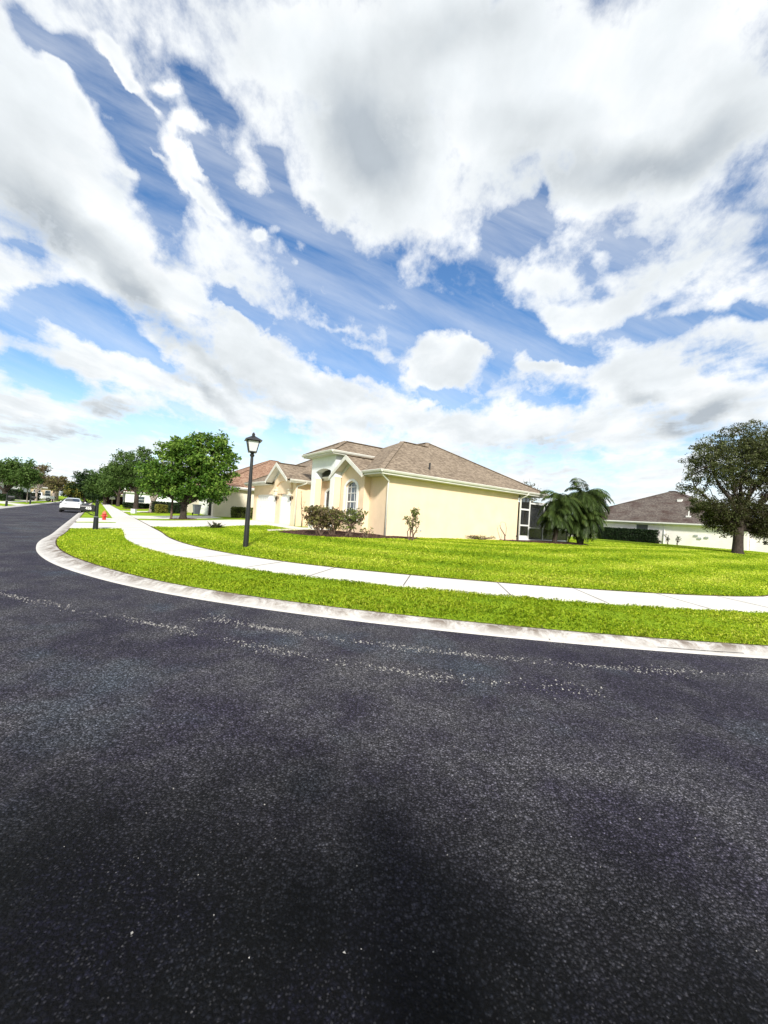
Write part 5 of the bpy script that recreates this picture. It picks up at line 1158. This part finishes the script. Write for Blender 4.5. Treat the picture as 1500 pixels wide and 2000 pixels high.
def blobs(lst, uvv, acc=None):
    for px_, py_, rx_, ry_, ang, wgt in lst:
        u_, v_ = S2UV(px_, py_); src = uvv
        if acc is not None:   # keeps the evaluation strictly one mass after another
            nd = g.n('ShaderNodeVectorMath', operation='MULTIPLY_ADD'); g.l(acc, nd.inputs[0]); nd.inputs[1].default_value = (1e-7,)*3; g.l(uvv, nd.inputs[2]); src = nd.outputs[0]
        m_ = g.mapping(src, (u_, v_, 0), (0, 0, R(-ang+3.8)), (rx_/760*1.5, ry_/760*1.5, 1.), 'TEXTURE')
        f_ = g.mr(g.vmath('LENGTH', m_), 1., 0., 0., wgt, 'SMOOTHSTEP')
        acc = f_ if acc is None else g.math('ADD', acc, f_)
    return acc
GAPS = [(75,60,75,26,48,-1.1),(180,140,95,36,46,-1.15),(255,215,70,30,45,-.9),(390,180,70,22,55,-.85),(310,210,50,25,30,-.6),(330,385,42,38,50,-.95),(290,290,75,26,48,-.75),(420,305,95,26,60,-.8),(450,240,50,22,60,-.5),(520,410,62,36,38,-1.0),(525,330,24,40,-20,-.6),(600,480,70,40,30,-.8),
        (700,520,110,50,20,-.75),(690,600,150,60,24,-.9),(850,610,190,60,22,-.9),(640,690,120,38,24,-.9),(760,500,40,40,0,-.6),(1030,445,80,55,5,-1.0),(1048,365,20,45,12,-1.0),(985,470,70,50,0,-.8),(920,545,90,40,35,-.9),(1000,660,140,36,12,-1.0),(1090,700,150,26,2,-1.0),(870,785,90,24,8,-.95),(780,735,45,25,10,-.8),(950,740,50,30,0,-.7),
        (1330,625,150,26,-6,-.95),(1480,625,60,20,0,-1.1),(1210,480,60,18,-12,-.6),(1130,535,20,38,10,-.6),(1350,530,70,14,-32,-.6),(1300,580,50,18,-25,-.5),(1160,580,30,30,0,-.4),(1200,660,130,18,0,-.7),(1420,680,80,20,-5,-.5),
        (120,600,110,34,10,-1.05),(215,655,110,24,24,-1.0),(25,640,50,24,20,-.7),(300,690,50,16,20,-.7),(95,735,110,22,12,-.95),(480,605,58,14,38,-1.0),(425,575,40,12,38,-.8),(345,725,40,10,20,-.5),(60,480,45,14,10,-.45),(1060,775,130,26,4,-.6),(640,800,40,12,10,-.4),(720,770,40,10,12,-.5),(60,880,160,22,0,-.45),(330,850,160,26,6,-.55),(560,850,100,20,4,-.4)]
CLDS = [(282,166,31,14,27,0.61),(476,373,42,13,54,0.89),(380,358,38,13,51,1.00),(247,133,22,8,55,0.88),(528,400,40,12,53,0.87),(615,390,18,10,59,0.86),(399,334,25,12,45,0.95),(571,503,38,18,48,0.70),(599,483,30,15,32,1.10),(375,247,38,18,28,1.08),(288,220,36,17,27,0.97),(233,87,39,18,43,1.20),(236,228,15,10,39,0.97),(169,210,23,18,56,0.83),(367,292,31,14,47,1.16),(372,321,21,11,59,0.91),(321,291,30,8,47,0.98),(224,113,33,12,50,1.04),(119,130,41,11,41,0.96),(286,189,24,14,36,0.83),(413,399,35,11,33,1.08),(225,176,34,9,36,0.80),(504,465,19,11,48,1.13),(316,210,29,10,53,1.10),(218,211,32,16,37,0.68),(344,172,24,12,40,0.85),(493,371,40,17,60,0.86),(628,414,35,16,48,0.91),(270,164,16,14,35,1.09),(263,141,40,17,56,0.95),(850,120,330,200,0,.75),(1250,230,260,170,-10,.75),(560,90,130,80,20,.5),(700,330,150,110,20,.6),(1180,370,190,60,-8,.5),(90,260,120,120,45,.7),(150,430,190,70,36,.7),(1420,450,110,40,-16,.5),(270,520,120,60,40,.5),(560,760,120,50,30,.5),(60,540,70,30,5,.6),(1130,130,300,160,0,.3),(830,400,90,80,0,.45),(640,420,50,50,30,.5),(865,715,64,50,0,1.7),(840,745,50,22,0,1.0),(920,700,30,26,0,.8),(1070,728,60,12,0,1.1),(1010,700,26,26,0,.7),(1290,735,130,42,0,1.2),(1400,770,100,40,0,.9),(1200,760,60,24,0,.8),(1060,555,90,34,-14,.8),(1290,545,190,40,-20,.5),(1090,640,50,34,10,.9),(1180,610,60,30,-20,.6),(1400,600,90,22,-12,.5),(555,710,120,60,36,.8),(480,660,70,40,40,.7),(360,700,110,44,24,.8),(200,720,150,34,14,.7),(200,790,60,30,6,.8),(340,560,120,50,38,.5),(410,480,90,46,42,.5),(700,770,90,30,8,.8),(850,830,160,30,2,.7),(1150,850,160,34,0,.7),(640,810,80,26,6,.6),(430,790,120,30,14,.5),(60,790,100,34,14,.5),
        (270,330,26,12,30,.6),(350,330,40,22,40,.5),(390,250,50,20,48,.5),(535,450,22,14,10,.9),(590,515,14,12,0,.5),(100,320,160,120,45,.4),(880,510,40,14,20,.5),(720,540,40,12,20,.3),(900,640,110,10,22,.35),(780,610,130,10,22,.35),(670,640,90,9,20,.35),(720,690,120,9,20,.3)]
DARKS = [(150,470,190,44,32,.55),(320,620,130,34,40,.75),(60,400,130,60,40,.3),(740,290,110,120,10,.75),(680,180,80,120,10,.5),(1120,330,170,62,-8,.8),(1350,290,190,60,-28,.75),(1060,240,120,60,-10,.4),(1330,830,80,34,-6,.95),(1395,795,60,26,-20,.6),(1090,885,60,14,6,.6),(985,872,30,10,4,.6),(1060,900,50,12,0,.4),(70,835,130,22,8,.65),(220,800,110,18,18,.5),(400,770,80,18,36,.6),(440,740,60,16,36,.4),(1482,410,34,18,-20,.6),(280,560,70,26,40,.35),(340,500,26,14,40,.4),(180,860,100,14,6,.5),(1250,770,40,16,0,.5),(530,780,70,20,30,.3),(250,360,30,40,40,.2),(1450,140,120,70,-30,.3),(900,60,160,60,-20,.35),(1480,840,40,30,0,.4)]
front = g.mr(dy, .05, .3, 0, 1, 'SMOOTHSTEP')
deckm = g.mapping(deck, rot=(0, 0, R(-6)), scale=(1.15, .75, 1))
n1 = g.noise(deckm, 1.5, 7, .56, .35); n2 = g.noise(deckm, 5.5, 6, .62, .5); n3 = g.noise(tc, 9, 8, .6, .3); n4 = g.noise(tc, 26, 5, .65)
low = g.mr(dz, .12, .5, 0, 1)                       # puffy texture low down, stretched deck overhead
fb = g.math('ADD', g.math('MULTIPLY', n1, .5), g.math('ADD', g.math('MULTIPLY', n2, .34), g.math('MULTIPLY', n3, .42)))
GAPS = [q if q[0] > 650 else (q[0], q[1], q[2]*1.15, q[3]*1.35, q[4], q[5]*1.45) for q in GAPS]; bl_cov = blobs(GAPS+CLDS, uv); cov = g.math('MULTIPLY', bl_cov, front)
dens = g.math('ADD', g.math('MULTIPLY', g.math('SUBTRACT', fb, .63), 4.7), g.math('ADD', cov, .60))
dens = g.math('ADD', dens, g.math('MULTIPLY', g.math('SUBTRACT', n4, .5), 1.15))
mask = g.mr(dens, -.30, 1.0, 0, 1, 'SMOOTHSTEP')
thin = g.mr(g.noise(g.mapping(uv0, (0, 0, 0), (0, 0, R(-23)), (.9, .15, 1), 'TEXTURE'), 1.3, 6, .6, .3), .36, .74, 0.02, .5)     # cirrus veils
mask = g.math('MAXIMUM', mask, thin)
dk = g.math('MULTIPLY', blobs(DARKS, uv, g.math('MULTIPLY', bl_cov, 1e-7)), front)
nd_ = g.noise(deckm, 2.1, 6, .55, .3); dk = g.math('ADD', g.math('MULTIPLY', dk, g.mr(nd_, .25, .6, .75, 1.15)), g.mr(nd_, .38, .72, 0, .42))
dk = g.math('ADD', g.math('MULTIPLY', dk, g.mr(dens, .35, 1., .25, 1)), g.mr(dens, .9, 2.2, 0, .16))
ccol = g.ramp(g.math('MINIMUM', dk, 1.), [(0., (6.5, 6.65, 6.75)), (.22, (5.4, 5.7, 5.9)), (.5, (4.55, 4.85, 5.05)), (1., (3.1, 3.45, 3.8))])
cgain = g.math('ADD', .86, g.math('MULTIPLY', n3, .30))
cc = g.n('ShaderNodeVectorMath', operation='SCALE'); g.l(ccol, cc.inputs[0]); g.l(cgain, cc.inputs['Scale'])
hs = g.n('ShaderNodeHueSaturation'); hs.inputs['Hue'].default_value = .502; hs.inputs['Saturation'].default_value = 1.24; hs.inputs['Value'].default_value = 1.18; g.l(sky.outputs[0], hs.inputs['Color'])
skyc = g.mix(g.mr(dz, .0, .30, .75, 0, 'SMOOTHSTEP'), hs.outputs[0], (5.6, 7.6, 8.6))
fin = g.mix(mask, skyc, cc.outputs[0]); fin = g.mix(g.mr(dz, -.06, .0, 0, 1), (1.5, 1.6, 1.2), fin)
g.l(fin, bg.inputs[0])
wd_.cycles.sampling_method = 'MANUAL'; wd_.cycles.sample_map_resolution = 1024

cam = bpy.data.cameras.new('camera'); cam.sensor_fit = 'VERTICAL'; cam.sensor_height = 24; cam.lens = 24*760/2000; cam.clip_start = .05; cam.clip_end = 6000
co = bpy.data.objects.new('camera', cam); COL.objects.link(co)
co.matrix_world = Matrix.Translation((0, 0, 1.6)) @ Matrix.Rotation(R(90.75), 4, 'X') @ Matrix.Rotation(R(3.8), 4, 'Z')
scene.camera = co
vs_ = scene.view_settings; vs_.view_transform = 'Standard'; vs_.look = 'None'; vs_.exposure = .68; vs_.gamma = 1
scene.render.engine = 'CYCLES'; scene.cycles.max_bounces = 6; scene.cycles.transparent_max_bounces = 8
